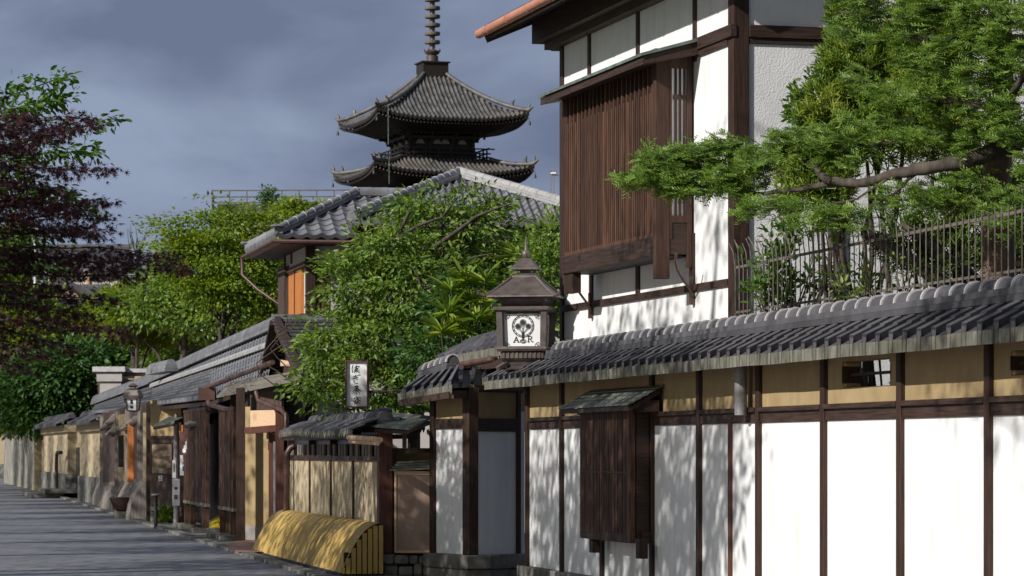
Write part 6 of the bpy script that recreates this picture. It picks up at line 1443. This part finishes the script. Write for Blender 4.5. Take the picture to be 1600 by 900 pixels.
# cherry behind the maple
Yc_ = 43.5; base = Vector((-9.6, 43.5, 0)); ch = thing('cherry_tree', 'green cherry with long drooping leaves rising behind the dark red maple', 'tree', base); rng = np.random.default_rng(29); pr = random.Random(29)
tb = MB(); tb.tube([Vector((0, 0, 0)), Vector((.1, 0, 2)), Vector((.3, .1, 4)), Vector((.4, 0, 6.2))], [.22, .19, .14, .05], 10); tb.build('trunk', M['bark'], ch, smooth=60)
C, O = [], []
for x0, y0, x1, y1 in [(-40, 190, 108, 118), (-20, 215, 60, 160), (0, 250, 185, 188), (20, 262, 150, 240), (30, 290, 150, 330), (0, 330, 100, 300), (-20, 390, 100, 370), (-10, 440, 60, 470), (-20, 300, 60, 280), (40, 200, 110, 150), (0, 400, 100, 420)]:
    Y = Yc_ + pr.uniform(-.8, .8); a = P(x0 - 40, y0, Y) - base; e = P(x1, y1, Y) - base
    q = curve_pts(Vector((.3, 0, max(1, a.z - .8))), a, 3, .05, pr) + curve_pts(a, e, 6, .04, pr, .05)[1:]; tb = MB(); tb.tube(q, [.03 - .0028 * i for i in range(len(q))], 6); tb.build('branch', M['bark'], ch, smooth=60)
    for t in np.linspace(.1, 1, 38): c = a.lerp(e, t) + Vector((pr.gauss(0, .03), pr.gauss(0, .1), pr.gauss(0, .05))) + Vector((0, 0, .05 * math.sin(math.pi * t) * (e - a).length)); C.append(list(c)); O.append(list((e - a).normalized()))
for j in range(520): a_, r_ = pr.uniform(0, 6.28), math.sqrt(pr.random()) * 2.0; C.append([-.9 + r_ * math.cos(a_), r_ * math.sin(a_), pr.uniform(3.2, 8.0)]); O.append([math.cos(a_), math.sin(a_), .1])
C, O = np.array(C), np.array(O); pos, d, nr, sz, wd = cluster_leaves(C, O, 6, .055, .8, .12, .42, rng, .55, .5, .6)
leaf_mesh('crown', pos, d, nr, sz, wd, 'blade', LM['cherry'], ch)
# --- street trees on the other side of the road (left of the picture): they shade the road and the walls
def wp(s_, t): return (0.232 + .2147 * s_ - .794 * t, 43 - .977 * s_ - .607 * t)
shade = [(*wp(2.2, 11), 8.0, 2.1, 360), (*wp(5.4, 11.5), 8.2, 2.0, 360), (*wp(8.2, 10.5), 7.6, 1.4, 230), (*wp(-2.5, 11), 6.5, 1.7, 220), (*wp(22, 12), 9.6, .9, 150)]
pr = random.Random(77); Yq = 50.0
while Yq < 165:
    t_ = 12 + pr.uniform(-.6, .6); shade.append((-5 - .19 * (Yq - 61) - .794 * t_, Yq - .607 * t_, 1.2 + .582 * t_ + pr.uniform(-.3, .4), pr.uniform(2.5, 3.0), 400)); Yq += 7.0
for i, (x, y, z, r, n) in enumerate(shade):
    if i < 6:
        hi = [(Vector((2.3 - .794 * 11, 36.5 - .607 * 11, 4.6 + .582 * 11)), (.42, .42, .75)), (Vector((1.85 - .794 * 11, 38.5 - .607 * 11, 3.3 + .582 * 11)), (.7, .9, .6))] if i == 1 else []
        lob = [(Vector((x, y, z)), (r, r, r * .8)), (Vector((x + r * .5, y - r * .4, z - r * .35)), (r * .7, r * .7, r * .55)), (Vector((x - r * .4, y + r * .5, z - r * .3)), (r * .75, r * .75, r * .6)), (Vector((x + .2, y + .3, z - r * .75)), (r * .6, r * .6, r * .45))]
        if i == 4: lob = [(Vector((*wp(a_, 11), z_ + 6.4)), (r_, r_, r_)) for a_, z_, r_ in ((16.35, 2.5, .26), (17.8, 2.45, .36), (18.6, 2.6, .4), (17.2, 3.35, .5), (19.5, 3.1, .7), (16.4, 3.2, .35), (20.5, 2.9, .7))]
        st = tree('street_tree', 'green street tree on the far side of the road, left of the dark red maple', 'tree', (x, y, 0), lob + hi, n, 12, .30, .19, .5, LM['mid'], seed=70 + i, trunk_r=.07 if i == 4 else .2, group='street trees across the road', shell=.25)
        first = (st, z, r)
    else:
        c = first[0].copy(); COL.objects.link(c); c.location = (x, y, z - first[1]); c.rotation_euler = (0, 0, i * 2.1); k_ = r / first[2]; c.scale = (k_, k_, 1.0)
        for ch_ in first[0].children: d_ = ch_.copy(); COL.objects.link(d_); d_.parent = c
